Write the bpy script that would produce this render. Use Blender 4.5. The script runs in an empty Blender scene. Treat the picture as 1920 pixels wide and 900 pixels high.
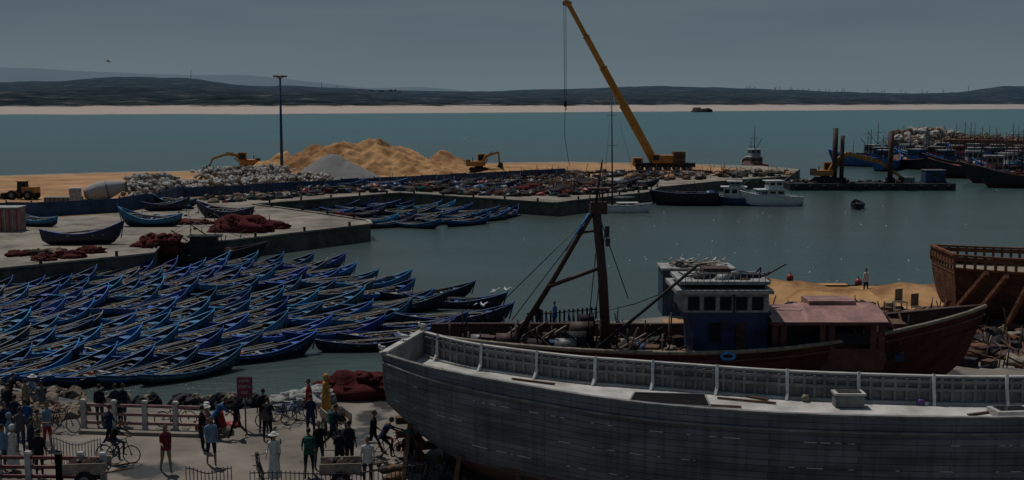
import bpy, math, random
from mathutils import Vector, Matrix, noise
R=random.Random(7)
F=2300.0; PITCH=math.atan(260/F); CAMZ=15.0
cp,sp=math.cos(PITCH),math.sin(PITCH)
def ray(u,v):
    x=(u-960)/F; y=-(v-450)/F
    return Vector((x, cp+y*sp, -sp+y*cp))
def P(u,v,z=0.0):
    d=ray(u,v); t=(z-CAMZ)/d.z
    return Vector((d.x*t,d.y*t,z))
def W(u,v,Y):
    d=ray(u,v); t=Y/d.y
    return Vector((d.x*t,Y,CAMZ+d.z*t))
def lerp(a,b,t): return a+(b-a)*t
def interp(tab,x):
    if x<=tab[0][0]: return tab[0][1]
    for (a,b),(c,d) in zip(tab,tab[1:]):
        if x<=c: return lerp(b,d,(x-a)/(c-a))
    return tab[-1][1]
def sstep(a,b,x):
    t=max(0,min(1,(x-a)/(b-a))); return t*t*(3-2*t)
# ---------------------------------------------------------------- materials
MC={}
def mat(name,col,rough=0.7,var=0.25,scale=3.0,bump=0.0,metal=0.0,rnd=0.0,col2=None,thr=None,detail=6,bscale=None):
    if name in MC: return MC[name]
    m=bpy.data.materials.new(name); m.use_nodes=True
    nt=m.node_tree; n=nt.nodes; l=nt.links
    b=n['Principled BSDF']; b.inputs['Roughness'].default_value=rough; b.inputs['Metallic'].default_value=metal
    b.inputs['Specular IOR Level'].default_value=0.12 if rough>0.72 else 0.35
    tc=n.new('ShaderNodeTexCoord')
    nz=n.new('ShaderNodeTexNoise'); nz.inputs['Scale'].default_value=scale; nz.inputs['Detail'].default_value=detail
    nz.inputs['Roughness'].default_value=0.65
    l.new(tc.outputs['Object'],nz.inputs['Vector'])
    cr=n.new('ShaderNodeValToRGB')
    c2=col2 or tuple(min(1,c*(1+var)+0.01*var) for c in col)
    c1=col if col2 else tuple(c*(1-var) for c in col)
    lo,hi=thr or (0.32,0.68)
    cr.color_ramp.elements[0].position=lo; cr.color_ramp.elements[1].position=hi
    cr.color_ramp.elements[0].color=(*c1,1); cr.color_ramp.elements[1].color=(*c2,1)
    l.new(nz.outputs['Fac'],cr.inputs['Fac'])
    out=cr.outputs['Color']
    if rnd>0:
        oi=n.new('ShaderNodeObjectInfo'); mr=n.new('ShaderNodeMapRange')
        mr.inputs['To Min'].default_value=1-rnd; mr.inputs['To Max'].default_value=1+rnd
        l.new(oi.outputs['Random'],mr.inputs['Value'])
        hs=n.new('ShaderNodeHueSaturation'); l.new(mr.outputs['Result'],hs.inputs['Value'])
        ml=n.new('ShaderNodeMath'); ml.operation='MULTIPLY'; ml.inputs[1].default_value=7.31; fr_=n.new('ShaderNodeMath'); fr_.operation='FRACT'
        l.new(oi.outputs['Random'],ml.inputs[0]); l.new(ml.outputs[0],fr_.inputs[0])
        mr2=n.new('ShaderNodeMapRange'); mr2.inputs['To Min'].default_value=0.47; mr2.inputs['To Max'].default_value=0.53
        l.new(fr_.outputs[0],mr2.inputs['Value']); l.new(mr2.outputs['Result'],hs.inputs['Hue'])
        l.new(out,hs.inputs['Color']); out=hs.outputs['Color']
    l.new(out,b.inputs['Base Color'])
    if bump>0:
        bn=n.new('ShaderNodeTexNoise'); bn.inputs['Scale'].default_value=bscale or scale*4; bn.inputs['Detail'].default_value=5
        l.new(tc.outputs['Object'],bn.inputs['Vector'])
        bp=n.new('ShaderNodeBump'); bp.inputs['Strength'].default_value=bump; bp.inputs['Distance'].default_value=0.1
        l.new(bn.outputs['Fac'],bp.inputs['Height']); l.new(bp.outputs['Normal'],b.inputs['Normal'])
    MC[name]=m; return m

M_blue=mat('boat_blue_paint',(0.011,0.065,0.19),0.55,0.55,4,rnd=0.45)
M_bluel=mat('boat_rim_blue',(0.022,0.145,0.40),0.5,0.45,5,rnd=0.4)
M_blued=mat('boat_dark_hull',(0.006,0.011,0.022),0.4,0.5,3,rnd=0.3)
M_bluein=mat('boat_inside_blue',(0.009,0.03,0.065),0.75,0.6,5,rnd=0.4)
M_oar=mat('weathered_oar_wood',(0.24,0.22,0.185),0.75,0.45,6)
M_wood=mat('brown_timber',(0.10,0.06,0.038),0.8,0.4,4,bump=0.3)
M_woodl=mat('pale_timber',(0.20,0.17,0.135),0.8,0.4,4)
M_net=mat('net_brown',(0.06,0.037,0.028),0.95,0.6,14,bump=0.8)
M_netred=mat('net_red',(0.095,0.017,0.018),0.95,0.6,12,bump=0.9)
M_netg=mat('net_teal',(0.015,0.055,0.055),0.95,0.5,10,bump=0.8)
M_netw=mat('net_white',(0.36,0.36,0.36),0.95,0.4,8,bump=0.9)
M_black=mat('black_paint',(0.011,0.012,0.015),0.5,0.4,3)
M_holdshade=mat('hold_shade_black',(0.004,0.004,0.005),1.0,0.4,3)
M_dark=mat('dark_clutter',(0.022,0.022,0.025),0.8,0.5,5)
M_white=mat('white_paint',(0.50,0.51,0.51),0.45,0.2,3)
M_whited=mat('dirty_white_paint',(0.24,0.245,0.245),0.6,0.45,3)
M_orange=mat('orange_float',(0.55,0.10,0.02),0.5,0.2,5)
M_red=mat('red_paint',(0.26,0.025,0.022),0.5,0.3,4)
M_redship=mat('oxide_red_paint',(0.075,0.022,0.018),0.6,0.5,1.5,bump=0.2)
M_redroof=mat('faded_red_roof',(0.23,0.12,0.11),0.6,0.45,1.2)
M_mast=mat('rusty_mast',(0.045,0.02,0.017),0.7,0.5,4)
M_yellow=mat('crane_yellow',(0.40,0.17,0.025),0.5,0.25,1)
M_yellowd=mat('excavator_yellow',(0.32,0.14,0.03),0.6,0.4,2)
M_steel=mat('steel_grey',(0.12,0.125,0.13),0.5,0.3,2)
M_rubber=mat('rubber',(0.015,0.015,0.015),0.8,0.3,5)
M_glass=mat('window_dark',(0.012,0.016,0.02),0.1,0.2,2)
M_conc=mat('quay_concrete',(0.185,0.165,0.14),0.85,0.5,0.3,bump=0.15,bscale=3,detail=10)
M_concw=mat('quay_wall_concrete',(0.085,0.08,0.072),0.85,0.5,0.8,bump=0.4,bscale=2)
M_sand=mat('ochre_sand',(0.31,0.18,0.092),0.95,0.35,0.15,bump=0.5,bscale=1.5,detail=10)
M_sandp=mat('ochre_sand_heap',(0.17,0.083,0.034),0.95,0.3,0.16,bump=1.0,bscale=1.2,col2=(0.40,0.23,0.108),thr=(0.40,0.58),detail=12)
M_gravel=mat('gravel',(0.19,0.19,0.19),0.95,0.35,6,bump=0.9)
M_rock=mat('pale_rock',(0.36,0.345,0.33),0.9,0.35,1.0,bump=0.4)
M_rockb=mat('tan_rock',(0.16,0.125,0.095),0.9,0.45,1.0,bump=0.4)
M_bluewall=mat('blue_hoarding',(0.011,0.035,0.085),0.6,0.45,0.8)
M_bwood=mat('brown_hull_wood',(0.12,0.052,0.03),0.8,0.5,1.5,bump=0.5)
M_rail=mat('maroon_rail',(0.12,0.03,0.03),0.6,0.3,4)
M_post=mat('white_post',(0.36,0.34,0.32),0.7,0.3,4)
M_iron=mat('grey_iron',(0.09,0.095,0.10),0.5,0.3,4)
M_bluepaint=mat('wheelhouse_blue',(0.008,0.03,0.085),0.5,0.5,1.3)
M_bluem=mat('trawler_blue',(0.015,0.075,0.21),0.5,0.4,1.3)
M_cont=mat('container_blue',(0.018,0.045,0.075),0.6,0.5,1)
M_grayin=mat('grey_primer',(0.16,0.16,0.16),0.75,0.4,1.5,bump=0.2)
M_deck=mat('grey_deck',(0.37,0.36,0.345),0.8,0.34,0.9,bump=0.15,detail=11)

# ---------------------------------------------------------------- mesh builder
class MB:
    def __init__(s): s.v=[];s.f=[];s.m=[];s.uv={};s.mats=[];s.sm=[]
    def mi(s,m):
        if m not in s.mats: s.mats.append(m)
        return s.mats.index(m)
    def face(s,idx,m,sm=False,uv=None):
        if uv: s.uv[len(s.f)]=uv
        s.f.append(idx); s.m.append(s.mi(m)); s.sm.append(sm)
    def box(s,c,size,m,rz=0.0,rot=None,taper=1.0):
        c=Vector(c); h=[x/2 for x in size]; b=len(s.v)
        M=rot if rot is not None else Matrix.Rotation(rz,3,'Z')
        for z in(-1,1):
            k=1 if z<0 else taper
            for x,y in((-1,-1),(1,-1),(1,1),(-1,1)):
                s.v.append(c+M@Vector((x*h[0]*k,y*h[1]*k,z*h[2])))
        for q in((3,2,1,0),(4,5,6,7),(0,1,5,4),(1,2,6,5),(2,3,7,6),(3,0,4,7)):
            s.face([b+i for i in q],m)
    def beam(s,p,q,w,h,m):
        p=Vector(p);q=Vector(q);d=q-p;L=d.length
        if L<1e-6:return
        x=d.normalized(); up=Vector((0,0,1)) if abs(x.z)<0.95 else Vector((0,1,0))
        y=up.cross(x).normalized(); z=x.cross(y)
        M=Matrix((x,y,z)).transposed()
        s.box((p+q)/2,(L,w,h),m,rot=M)
    def tube(s,pts,rad,m,n=6,cap=True,sm=True):
        pts=[Vector(p) for p in pts]
        if not hasattr(rad,'__len__'): rad=[rad]*len(pts)
        b=len(s.v); ref=None
        for i,p in enumerate(pts):
            a=pts[max(0,i-1)];c=pts[min(len(pts)-1,i+1)]
            t=(c-a).normalized()
            if ref is None: ref=Vector((0,0,1)) if abs(t.z)<0.9 else Vector((1,0,0))
            x=(ref-t*ref.dot(t)).normalized(); y=t.cross(x); ref=x
            for k in range(n):
                an=2*math.pi*k/n
                s.v.append(p+(x*math.cos(an)+y*math.sin(an))*rad[i])
        for i in range(len(pts)-1):
            for k in range(n):
                k2=(k+1)%n
                s.face([b+i*n+k,b+i*n+k2,b+(i+1)*n+k2,b+(i+1)*n+k],m,sm)
        if cap:
            s.face([b+k for k in range(n)][::-1],m); s.face([b+(len(pts)-1)*n+k for k in range(n)],m)
    def loft(s,rings,m,closed=False,sm=True,uv=None):
        b=len(s.v); n=len(rings[0])
        for r in rings:
            for p in r: s.v.append(Vector(p))
        for i in range(len(rings)-1):
            for k in range(n if closed else n-1):
                k2=(k+1)%n
                mm=m(i,k) if callable(m) else m
                u=None
                if uv: u=[uv(i,k),uv(i,k+1),uv(i+1,k+1),uv(i+1,k)]
                s.face([b+i*n+k,b+i*n+k2,b+(i+1)*n+k2,b+(i+1)*n+k],mm,sm,u)
    def blob(s,c,r,m,seed=0,rough=0.25,nu=10,nv=6,sm=True):
        c=Vector(c); rings=[]
        if not hasattr(r,'__len__'): r=(r,r,r)
        for i in range(nv+1):
            ph=math.pi*i/nv-math.pi/2
            row=[]
            for k in range(nu):
                a=2*math.pi*k/nu
                d=Vector((math.cos(a)*math.cos(ph),math.sin(a)*math.cos(ph),math.sin(ph)))
                q=1+rough*noise.noise(d*1.7+Vector((seed*3.1,seed*1.7,0)))*2
                row.append(c+Vector((d.x*r[0],d.y*r[1],d.z*r[2]))*q)
            rings.append(row)
        s.loft(rings,m,closed=True,sm=sm)
    def prism(s,poly,z0,z1,mt,ms):
        b=len(s.v); n=len(poly)
        for z in(z0,z1):
            for p in poly: s.v.append(Vector((p[0],p[1],z)))
        s.face([b+n+i for i in range(n)],mt)
        for i in range(n):
            j=(i+1)%n; s.face([b+i,b+j,b+n+j,b+n+i],ms)
    def mesh(s,name):
        me=bpy.data.meshes.new(name)
        me.from_pydata([tuple(v) for v in s.v],[],s.f)
        for m in s.mats: me.materials.append(m)
        me.polygons.foreach_set('material_index',s.m)
        me.polygons.foreach_set('use_smooth',s.sm)
        if s.uv:
            ul=me.uv_layers.new(name='UVMap')
            for fi,u in s.uv.items():
                for li,c in zip(me.polygons[fi].loop_indices,u): ul.data[li].uv=c
        me.update(); return me
    def obj(s,name,loc=(0,0,0),rz=0):
        return inst(name,s.mesh(name),loc,rz)
def inst(name,me,loc=(0,0,0),rz=0,scale=1):
    o=bpy.data.objects.new(name,me); bpy.context.collection.objects.link(o)
    o.location=loc; o.rotation_euler=(0,0,rz)
    o.scale=(scale,)*3 if not hasattr(scale,'__len__') else scale
    return o
# ---------------------------------------------------------------- world, sun, camera
sc=bpy.context.scene
w=bpy.data.worlds.new('World'); sc.world=w; w.use_nodes=True
nt=w.node_tree; n=nt.nodes; l=nt.links
EL=math.radians(62); AZ=math.atan2(-0.30,0.42)
sky=n.new('ShaderNodeTexSky'); sky.sky_type='NISHITA'; sky.sun_disc=False
sky.sun_elevation=EL; sky.sun_rotation=AZ; sky.dust_density=1.0; sky.air_density=1.0; sky.ozone_density=2
hs=n.new('ShaderNodeHueSaturation'); hs.inputs['Saturation'].default_value=0.8; hs.inputs['Value'].default_value=0.38
l.new(sky.outputs['Color'],hs.inputs['Color'])
tc=n.new('ShaderNodeTexCoord')
sx=n.new('ShaderNodeSeparateXYZ'); l.new(tc.outputs['Generated'],sx.inputs[0])
hz=n.new('ShaderNodeValToRGB'); e=hz.color_ramp.elements
e[0].position=0; e[0].color=(2.7/5,3.55/5,4.15/5,1); e[1].position=0.6; e[1].color=(1.4/5,2.2/5,3.1/5,1)
x_=e.new(0.09); x_.color=(1.5/5,2.3/5,2.85/5,1); x_=e.new(0.04); x_.color=(2.1/5,2.95/5,3.5/5,1)
l.new(sx.outputs['Z'],hz.inputs['Fac'])
sc4=n.new('ShaderNodeVectorMath'); sc4.operation='SCALE'; sc4.inputs['Scale'].default_value=5.0; l.new(hz.outputs['Color'],sc4.inputs[0])
mx0=n.new('ShaderNodeMixRGB'); mx0.inputs['Fac'].default_value=0.88; l.new(hs.outputs['Color'],mx0.inputs['Color1']); l.new(sc4.outputs[0],mx0.inputs['Color2'])
mp=n.new('ShaderNodeMapping'); mp.inputs['Scale'].default_value=(1.5,1.5,13)
nz=n.new('ShaderNodeTexNoise'); nz.inputs['Scale'].default_value=1.7; nz.inputs['Detail'].default_value=9
l.new(tc.outputs['Generated'],mp.inputs['Vector']); l.new(mp.outputs['Vector'],nz.inputs['Vector'])
cr=n.new('ShaderNodeValToRGB'); cr.color_ramp.elements[0].position=0.42; cr.color_ramp.elements[1].position=0.78
cr.color_ramp.elements[0].color=(0,0,0,1); cr.color_ramp.elements[1].color=(0.5,0.5,0.5,1)
l.new(nz.outputs['Fac'],cr.inputs['Fac'])
mx=n.new('ShaderNodeMixRGB'); mx.inputs['Color2'].default_value=(2.9,3.5,3.9,1)
l.new(cr.outputs['Color'],mx.inputs['Fac']); l.new(mx0.outputs['Color'],mx.inputs['Color1'])
bg=n['Background']; bg.inputs['Strength'].default_value=0.05
l.new(mx.outputs['Color'],bg.inputs['Color'])
ld=bpy.data.lights.new('sun','SUN'); ld.energy=2.5; ld.angle=math.radians(0.6); ld.color=(1,0.94,0.86)
so=bpy.data.objects.new('sun',ld); bpy.context.collection.objects.link(so)
ts=Vector((math.sin(AZ)*math.cos(EL),math.cos(AZ)*math.cos(EL),math.sin(EL)))
so.rotation_euler=ts.to_track_quat('Z','Y').to_euler(); so.location=ts*200
cd=bpy.data.cameras.new('camera'); cam=bpy.data.objects.new('camera',cd); bpy.context.collection.objects.link(cam)
cam.location=(0,0,CAMZ); cam.rotation_euler=(math.pi/2-PITCH,0,0)
cd.sensor_width=36; cd.lens=F/1920*36; cd.clip_start=0.5; cd.clip_end=60000; sc.camera=cam
sc.view_settings.view_transform='Standard'; sc.view_settings.look='None'; sc.view_settings.exposure=0
# ---------------------------------------------------------------- sea
def sea_mat():
    m=bpy.data.materials.new('sea_water'); m.use_nodes=True; nt=m.node_tree; n=nt.nodes; l=nt.links
    b=n['Principled BSDF']; b.inputs['Roughness'].default_value=0.20; b.inputs['IOR'].default_value=1.33
    b.inputs['Specular IOR Level'].default_value=0.45
    tc=n.new('ShaderNodeTexCoord')
    sx=n.new('ShaderNodeSeparateXYZ'); l.new(tc.outputs['Object'],sx.inputs[0])
    mr=n.new('ShaderNodeMapRange'); mr.inputs['From Min'].default_value=150; mr.inputs['From Max'].default_value=750
    l.new(sx.outputs['Y'],mr.inputs['Value'])
    nz=n.new('ShaderNodeTexNoise'); nz.inputs['Scale'].default_value=0.006; nz.inputs['Detail'].default_value=8
    mp=n.new('ShaderNodeMapping'); mp.inputs['Scale'].default_value=(1,2.2,1)
    l.new(tc.outputs['Object'],mp.inputs[0]); l.new(mp.outputs[0],nz.inputs['Vector'])
    c=n.new('ShaderNodeValToRGB'); c.color_ramp.elements[0].color=(0.047,0.066,0.062,1); c.color_ramp.elements[1].color=(0.022,0.095,0.104,1)
    c.color_ramp.elements[0].position=0.0; c.color_ramp.elements[1].position=0.75
    ad=n.new('ShaderNodeMath'); ad.operation='MULTIPLY_ADD'; ad.inputs[1].default_value=1.3
    sb=n.new('ShaderNodeMath'); sb.operation='SUBTRACT'; sb.inputs[1].default_value=0.5
    l.new(nz.outputs['Fac'],sb.inputs[0]); l.new(sb.outputs[0],ad.inputs[0]); l.new(mr.outputs[0],ad.inputs[2])
    l.new(ad.outputs[0],c.inputs[0]); l.new(c.outputs[0],b.inputs['Base Color'])
    w1=n.new('ShaderNodeTexNoise'); w1.inputs['Scale'].default_value=0.9; w1.inputs['Detail'].default_value=8; w1.inputs['Roughness'].default_value=0.6
    mp2=n.new('ShaderNodeMapping'); mp2.inputs['Scale'].default_value=(0.6,1.3,1); mp2.inputs['Rotation'].default_value=(0,0,0.3)
    l.new(tc.outputs['Object'],mp2.inputs[0]); l.new(mp2.outputs[0],w1.inputs['Vector'])
    w2=n.new('ShaderNodeTexNoise'); w2.inputs['Scale'].default_value=0.035; w2.inputs['Detail'].default_value=4
    l.new(mp.outputs[0],w2.inputs['Vector'])
    mr3=n.new('ShaderNodeMapRange'); mr3.inputs['From Min'].default_value=.3; mr3.inputs['From Max'].default_value=.7; mr3.inputs['To Min'].default_value=.25; mr3.inputs['To Max'].default_value=.95
    l.new(w2.outputs['Fac'],mr3.inputs[0])
    bp=n.new('ShaderNodeBump'); bp.inputs['Distance'].default_value=0.3; l.new(mr3.outputs[0],bp.inputs['Strength'])
    l.new(w1.outputs['Fac'],bp.inputs['Height']); l.new(bp.outputs[0],b.inputs['Normal'])
    return m
mb=MB(); S=30000
mb.v=[Vector(p) for p in((-S,-200,0),(S,-200,0),(S,S,0),(-S,S,0))]; mb.face([0,1,2,3],sea_mat()); mb.obj('sea_water')
mb=MB(); mb.v=[Vector(p) for p in((-S,-200,-4),(S,-200,-4),(S,S,-4),(-S,S,-4))]; mb.face([0,1,2,3],M_sand); mb.obj('sea_bed_ground')
# ---------------------------------------------------------------- far land
def land_mat():
    m=bpy.data.materials.new('coastal_land'); m.use_nodes=True; nt=m.node_tree; n=nt.nodes; l=nt.links
    b=n['Principled BSDF']; b.inputs['Roughness'].default_value=1; b.inputs['Specular IOR Level'].default_value=0
    tc=n.new('ShaderNodeTexCoord'); sx=n.new('ShaderNodeSeparateXYZ'); l.new(tc.outputs['Object'],sx.inputs[0])
    nz=n.new('ShaderNodeTexNoise'); nz.inputs['Scale'].default_value=0.016; nz.inputs['Detail'].default_value=12; nz.inputs['Roughness'].default_value=0.75
    l.new(tc.outputs['Object'],nz.inputs['Vector'])
    c=n.new('ShaderNodeValToRGB'); e=c.color_ramp.elements
    e[0].position=0.40; e[0].color=(0.009,0.015,0.020,1); e[1].position=0.70; e[1].color=(0.14,0.12,0.105,1)
    x=e.new(0.55); x.color=(0.026,0.036,0.043,1)
    l.new(nz.outputs['Fac'],c.inputs[0])
    ad=n.new('ShaderNodeMath'); ad.operation='MULTIPLY_ADD'; ad.inputs[1].default_value=-9; l.new(nz.outputs['Fac'],ad.inputs[0]); l.new(sx.outputs['Z'],ad.inputs[2])
    mr=n.new('ShaderNodeMapRange'); mr.inputs['From Min'].default_value=3.2; mr.inputs['From Max'].default_value=5.2; l.new(ad.outputs[0],mr.inputs[0])
    mix=n.new('ShaderNodeMixRGB'); mix.inputs['Color1'].default_value=(0.36,0.31,0.285,1)
    l.new(mr.outputs[0],mix.inputs['Fac']); l.new(c.outputs[0],mix.inputs['Color2'])
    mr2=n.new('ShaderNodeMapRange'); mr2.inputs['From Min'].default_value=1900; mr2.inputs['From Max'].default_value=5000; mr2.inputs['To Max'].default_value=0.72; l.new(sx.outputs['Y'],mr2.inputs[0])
    mix2=n.new('ShaderNodeMixRGB'); mix2.inputs['Color2'].default_value=(0.046,0.078,0.115,1)  # aerial haze put into the base colour, bluer with distance
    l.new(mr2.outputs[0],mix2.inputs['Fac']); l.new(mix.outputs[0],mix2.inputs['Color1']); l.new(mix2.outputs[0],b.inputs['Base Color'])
    return m
SKYL=[(-600,165),(0,160),(60,157),(120,158),(180,153),(230,150),(300,151),(380,154),(440,163),(500,166),(560,165),(620,168),(700,172),(800,174),(900,175),(1000,173),(1100,171),(1200,167),(1300,168),(1400,171),(1500,174),(1600,177),(1700,179),(1780,177),(1830,170),(1870,164),(1920,166),(2500,172)]
SHORE=[(-900,222),(0,214),(500,213.5),(1000,210.5),(1500,207),(1920,204),(2800,201)]
mb=MB(); rings=[]
us=[ -900+ i*9 for i in range(0,412)]
for u in us:
    y0=P(u,interp(SHORE,u)).y; row=[]
    dx=(u-960)/F
    y0+=noise.noise(Vector((u*0.01,0,0)))*40
    for j in range(50):
        t=j/49; Y=y0-15+ (t**1.7)*(6200-y0)
        x=dx*Y/ (cp) 
        if j==0: z=-1
        else:
            s=Y-y0
            z=sstep(0,260,s)*8.5+0.6+3.0*noise.fractal(Vector((x*0.008,Y*0.008,0)),0.8,2.1,4)*sstep(40,260,s)
            hr=(190-interp(SKYL,u))*4300/F+18
            f=sstep(y0+400,4300,Y)*(1-0.35*sstep(4400,6200,Y))
            nn=noise.fractal(Vector((x*0.0013,Y*0.0016,3)),0.9,2.1,5)
            n2=noise.fractal(Vector((x*0.006,Y*0.004,7)),0.8,2.1,4)
            mid=sstep(y0+200,y0+600,Y)*(1-sstep(y0+900,y0+1700,Y))*(14+15*nn+4*n2)*(1.0 if u<700 else 0.5)
            z+=hr*f*(1+0.10*nn+.035*n2)+mid-7*f
        row.append(Vector((x,Y,z)))
    rings.append(row)
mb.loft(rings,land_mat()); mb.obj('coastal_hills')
M_mtn=mat('distant_mountain_haze',(0.10,0.138,0.175),1,0.05,0.001)  # pale blue base colour carries the aerial haze of the mountains
mb=MB(); rings=[]
MT=[(-900,130),(0,126),(60,128),(150,133),(250,137),(350,141),(450,140),(520,146),(600,155),(680,165),(740,164),(800,163),(880,171),(950,176),(1200,177),(1500,178),(2000,178),(2600,178)]
for i in range(160):
    u=-900+i*22; v=interp(MT,u)+1.2*noise.fractal(Vector((u*0.02,0,0)),0.8,2,4)
    top=W(u,v,16000); bot=Vector((top.x*0.8,12500,-5)); back=Vector((top.x*1.1,18000,-5))
    rings.append([bot,bot.lerp(top,0.5)+Vector((0,0,-20)),top,back])
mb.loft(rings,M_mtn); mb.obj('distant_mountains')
M_foam=mat('surf_foam',(0.36,0.38,0.38),0.8,0.2,0.05)
mb=MB()
for k in range(360):
    u=R.uniform(-200,2100)
    base=P(u,interp(SHORE,u)).y+noise.noise(Vector((u*0.01,0,0)))*40
    y=base-15-abs(R.gauss(0,38)); x=(u-960)/F*y/cp; L=R.uniform(8,60)
    b=len(mb.v); wd=R.uniform(3,9)
    mb.v+= [Vector((x-L,y-L*.5,0.12)),Vector((x,y-wd/2,0.12)),Vector((x+L,y+L*.5,0.12)),Vector((x,y+wd/2,0.12))]
    mb.face([b,b+1,b+2,b+3],M_foam)
mb.obj('surf_foam')
M_town=mat('far_white_houses',(0.17,0.175,0.185),0.9,0.3,0.02)
mb=MB()
for k in range(280):
    u=R.choice([R.gauss(560,45),R.gauss(600,25),R.uniform(430,760)]); Y=R.uniform(3150,4000); x=(u-960)/F*Y
    v=lerp(186,171,(Y-3150)/850)+R.uniform(-1.5,1); z=15+(190-v)*Y/F
    s=R.uniform(6,17)
    mb.box((x,Y,z-6),(s,s,24),M_town)
mb.obj('hillside_town')
mb=MB(); a=P(1315,210)
mb.blob((a.x,a.y,0),(16,8,5),M_dark,3,0.4); mb.box((a.x-4,a.y,4),(6,4,5),M_rockb); mb.obj('offshore_ruin_rock')
for u,v0,v1 in((358,156,130),(603,170,154),(632,170,158)):
    mb=MB(); a=W(u,v0+3,4200); b_=W(u,v1,4200); mb.tube([a,b_],[1.3,0.8],M_steel,5); mb.obj('radio_mast')
mb=MB()
for k in range(26):
    u=R.uniform(1380,1860); h=R.uniform(6,10); v=interp(SKYL,u)
    a=W(u,v+3,4600); b_=W(u,v-h,4600); mb.tube([a,b_],[1.0,0.6],M_steel,5)
    ph=R.uniform(0,2)
    for q in range(3):
        an=ph+q*2.094; mb.tube([b_,b_+Vector((math.cos(an)*9,0,math.sin(an)*9))],[0.6,0.2],M_steel,4)
mb.obj('wind_turbines')
# ---------------------------------------------------------------- quays
ZQ=1.7; ZY=1.2
pl=[(-500,545),(0,505),(285,476),(300,460),(430,452),(695,421),(690,414),(545,393),(475,384),(750,362),(1040,381),(1064,378),(1215,361),(1238,350),(1340,340),(1480,330),(1500,317),(1430,311),(1300,307),(1060,303),(860,306),(480,318),(180,323),(0,329),(-700,345)]
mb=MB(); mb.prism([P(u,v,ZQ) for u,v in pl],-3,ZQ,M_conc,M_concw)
mb.obj('harbour_quay')
mb=MB()
cp_=[P(u,v,ZQ) for u,v in [(-500,545),(0,505),(285,476),(300,460),(430,452),(695,421),(690,414),(545,393),(475,384),(750,362),(1040,381),(1064,378),(1215,361),(1238,350)]]
for a,b_ in zip(cp_,cp_[1:]): mb.beam(a+Vector((0,0,0.07)),b_+Vector((0,0,0.07)),0.45,0.16,M_conc)
for a,b_ in zip(cp_,cp_[1:]):
    nn=int((b_-a).length/5)
    for i in range(nn):
        p=a.lerp(b_,(i+.5)/nn); mb.tube([p+Vector((0,0,.15)),p+Vector((0,0,.45)),p+Vector((0,0,.55))],[.14,.12,.2],M_dark,8)
mb.obj('quay_kerb')
sp_=[(-690,338+5),(-120,408),(60,410),(225,400),(300,387),(345,372),(640,354),(900,340),(1060,332),(1290,326),(1400,318),(1300,309),(1060,305),(860,308),(480,320),(180,325),(0,331)]
mb=MB(); mb.prism([P(u,v,ZQ+0.006) for u,v in sp_],ZQ+0.002,ZQ+0.02,M_sand,M_sand); mb.obj('sand_ground')
mb=MB(); wp=[(-260,414),(-80,406),(60,408),(225,398),(300,385),(345,370),(500,361),(640,352),(900,338),(1060,330)]
for (a,b_) in zip(wp,wp[1:]):
    p=P(*a,ZQ);q=P(*b_,ZQ); N=max(1,int((q-p).length/3))
    for i in range(N):
        s=p.lerp(q,i/N); e=p.lerp(q,(i+0.97)/N); h=(1.75 if b_[0]<400 else 1.35)+R.uniform(-.08,.05)
        mb.beam(s+Vector((0,0,h/2)),e+Vector((0,0,h/2)),0.08,h,M_bluewall)
        mb.box(s+Vector((0,0,h/2+.1)),(0.14,0.14,h+.2),M_bluewall)
mb.obj('blue_hoarding_wall')
def heap(name,cx,cy,mounds,ext,m,base,res=70,nz=0.35):
    mb=MB(); rings=[]
    for i in range(res+1):
        row=[]
        for j in range(res+1):
            x=(i/res*2-1)*ext[0]; y=(j/res*2-1)*ext[1]; z=-0.15
            hh=0
            for (mx,my,h,r) in mounds:
                d=math.hypot(x-mx,y-my)
                t=h*(1-d/r)+ -0.12*h*math.exp(-(d/(r*0.12))**2)
                hh=max(hh,t)
            if hh>0:
                hh+=nz*noise.fractal(Vector((x*0.35,y*0.35,2)),0.7,2.2,6)*min(1,hh/1.0)
                hh+=nz*0.5*noise.noise(Vector((x*1.1,y*0.3,5)))*min(1,hh)
            row.append(Vector((x,y,max(z,hh))))
        rings.append(row)
    mb.loft(rings,m); mb.obj(name,(cx,cy,base))
c=P(650,323,ZQ)
k=c.y/F
heap('sand_heap',c.x,c.y,[(45*k,1,6.7,12.5),(15*k,-1,6.2,11),(-5*k,0,6.5,11.5),(-55*k,2,5.6,11),(90*k,0,5.3,11),(-115*k,1,3.7,8.5),(140*k,-2,2.6,8),(-150*k,-1,2.3,7)],(24,14),M_sandp,ZQ,120,0.75)
c=P(832,318,ZQ); heap('sand_heap',c.x,c.y,[(0,0,4.3,5.5),(2,0,2.9,5)],(8,7),M_sandp,ZQ,50,0.4)
c=P(935,322,ZQ); heap('sand_heap',c.x,c.y,[(0,0,1.3,6),(3,0,1.0,5)],(9,5),M_sandp,ZQ,40,0.4)
c=P(632,334,ZQ); heap('gravel_heap',c.x,c.y,[(-0.8,0,4.8,7.5),(1.6,-1,3.4,6.5)],(9.5,8.5),M_gravel,ZQ,70,0.12)
def rock(mb,c,s,m,rr):
    sx,sy,sz=s*rr.uniform(.7,1.3),s*rr.uniform(.7,1.3),s*rr.uniform(.5,.9)
    b=len(mb.v); A=Matrix.Rotation(rr.uniform(0,6.28),3,'Z')@Matrix.Rotation(rr.uniform(-.5,.5),3,'X')
    for z,r_ in((-1,.6),(-.2,1.05),(.55,.8),(1,.35)):
        for k in range(5):
            a=6.283*k/5+z; q=r_*rr.uniform(.78,1.18)
            mb.v.append(Vector(c)+A@Vector((math.cos(a)*q*sx,math.sin(a)*q*sy,z*sz*rr.uniform(.85,1.1))))
    for i in range(3):
        for k in range(5):
            k2=(k+1)%5; mb.face([b+i*5+k,b+i*5+k2,b+i*5+5+k2,b+i*5+5+k],m)
    mb.face([b+15+k for k in range(5)],m)
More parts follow.
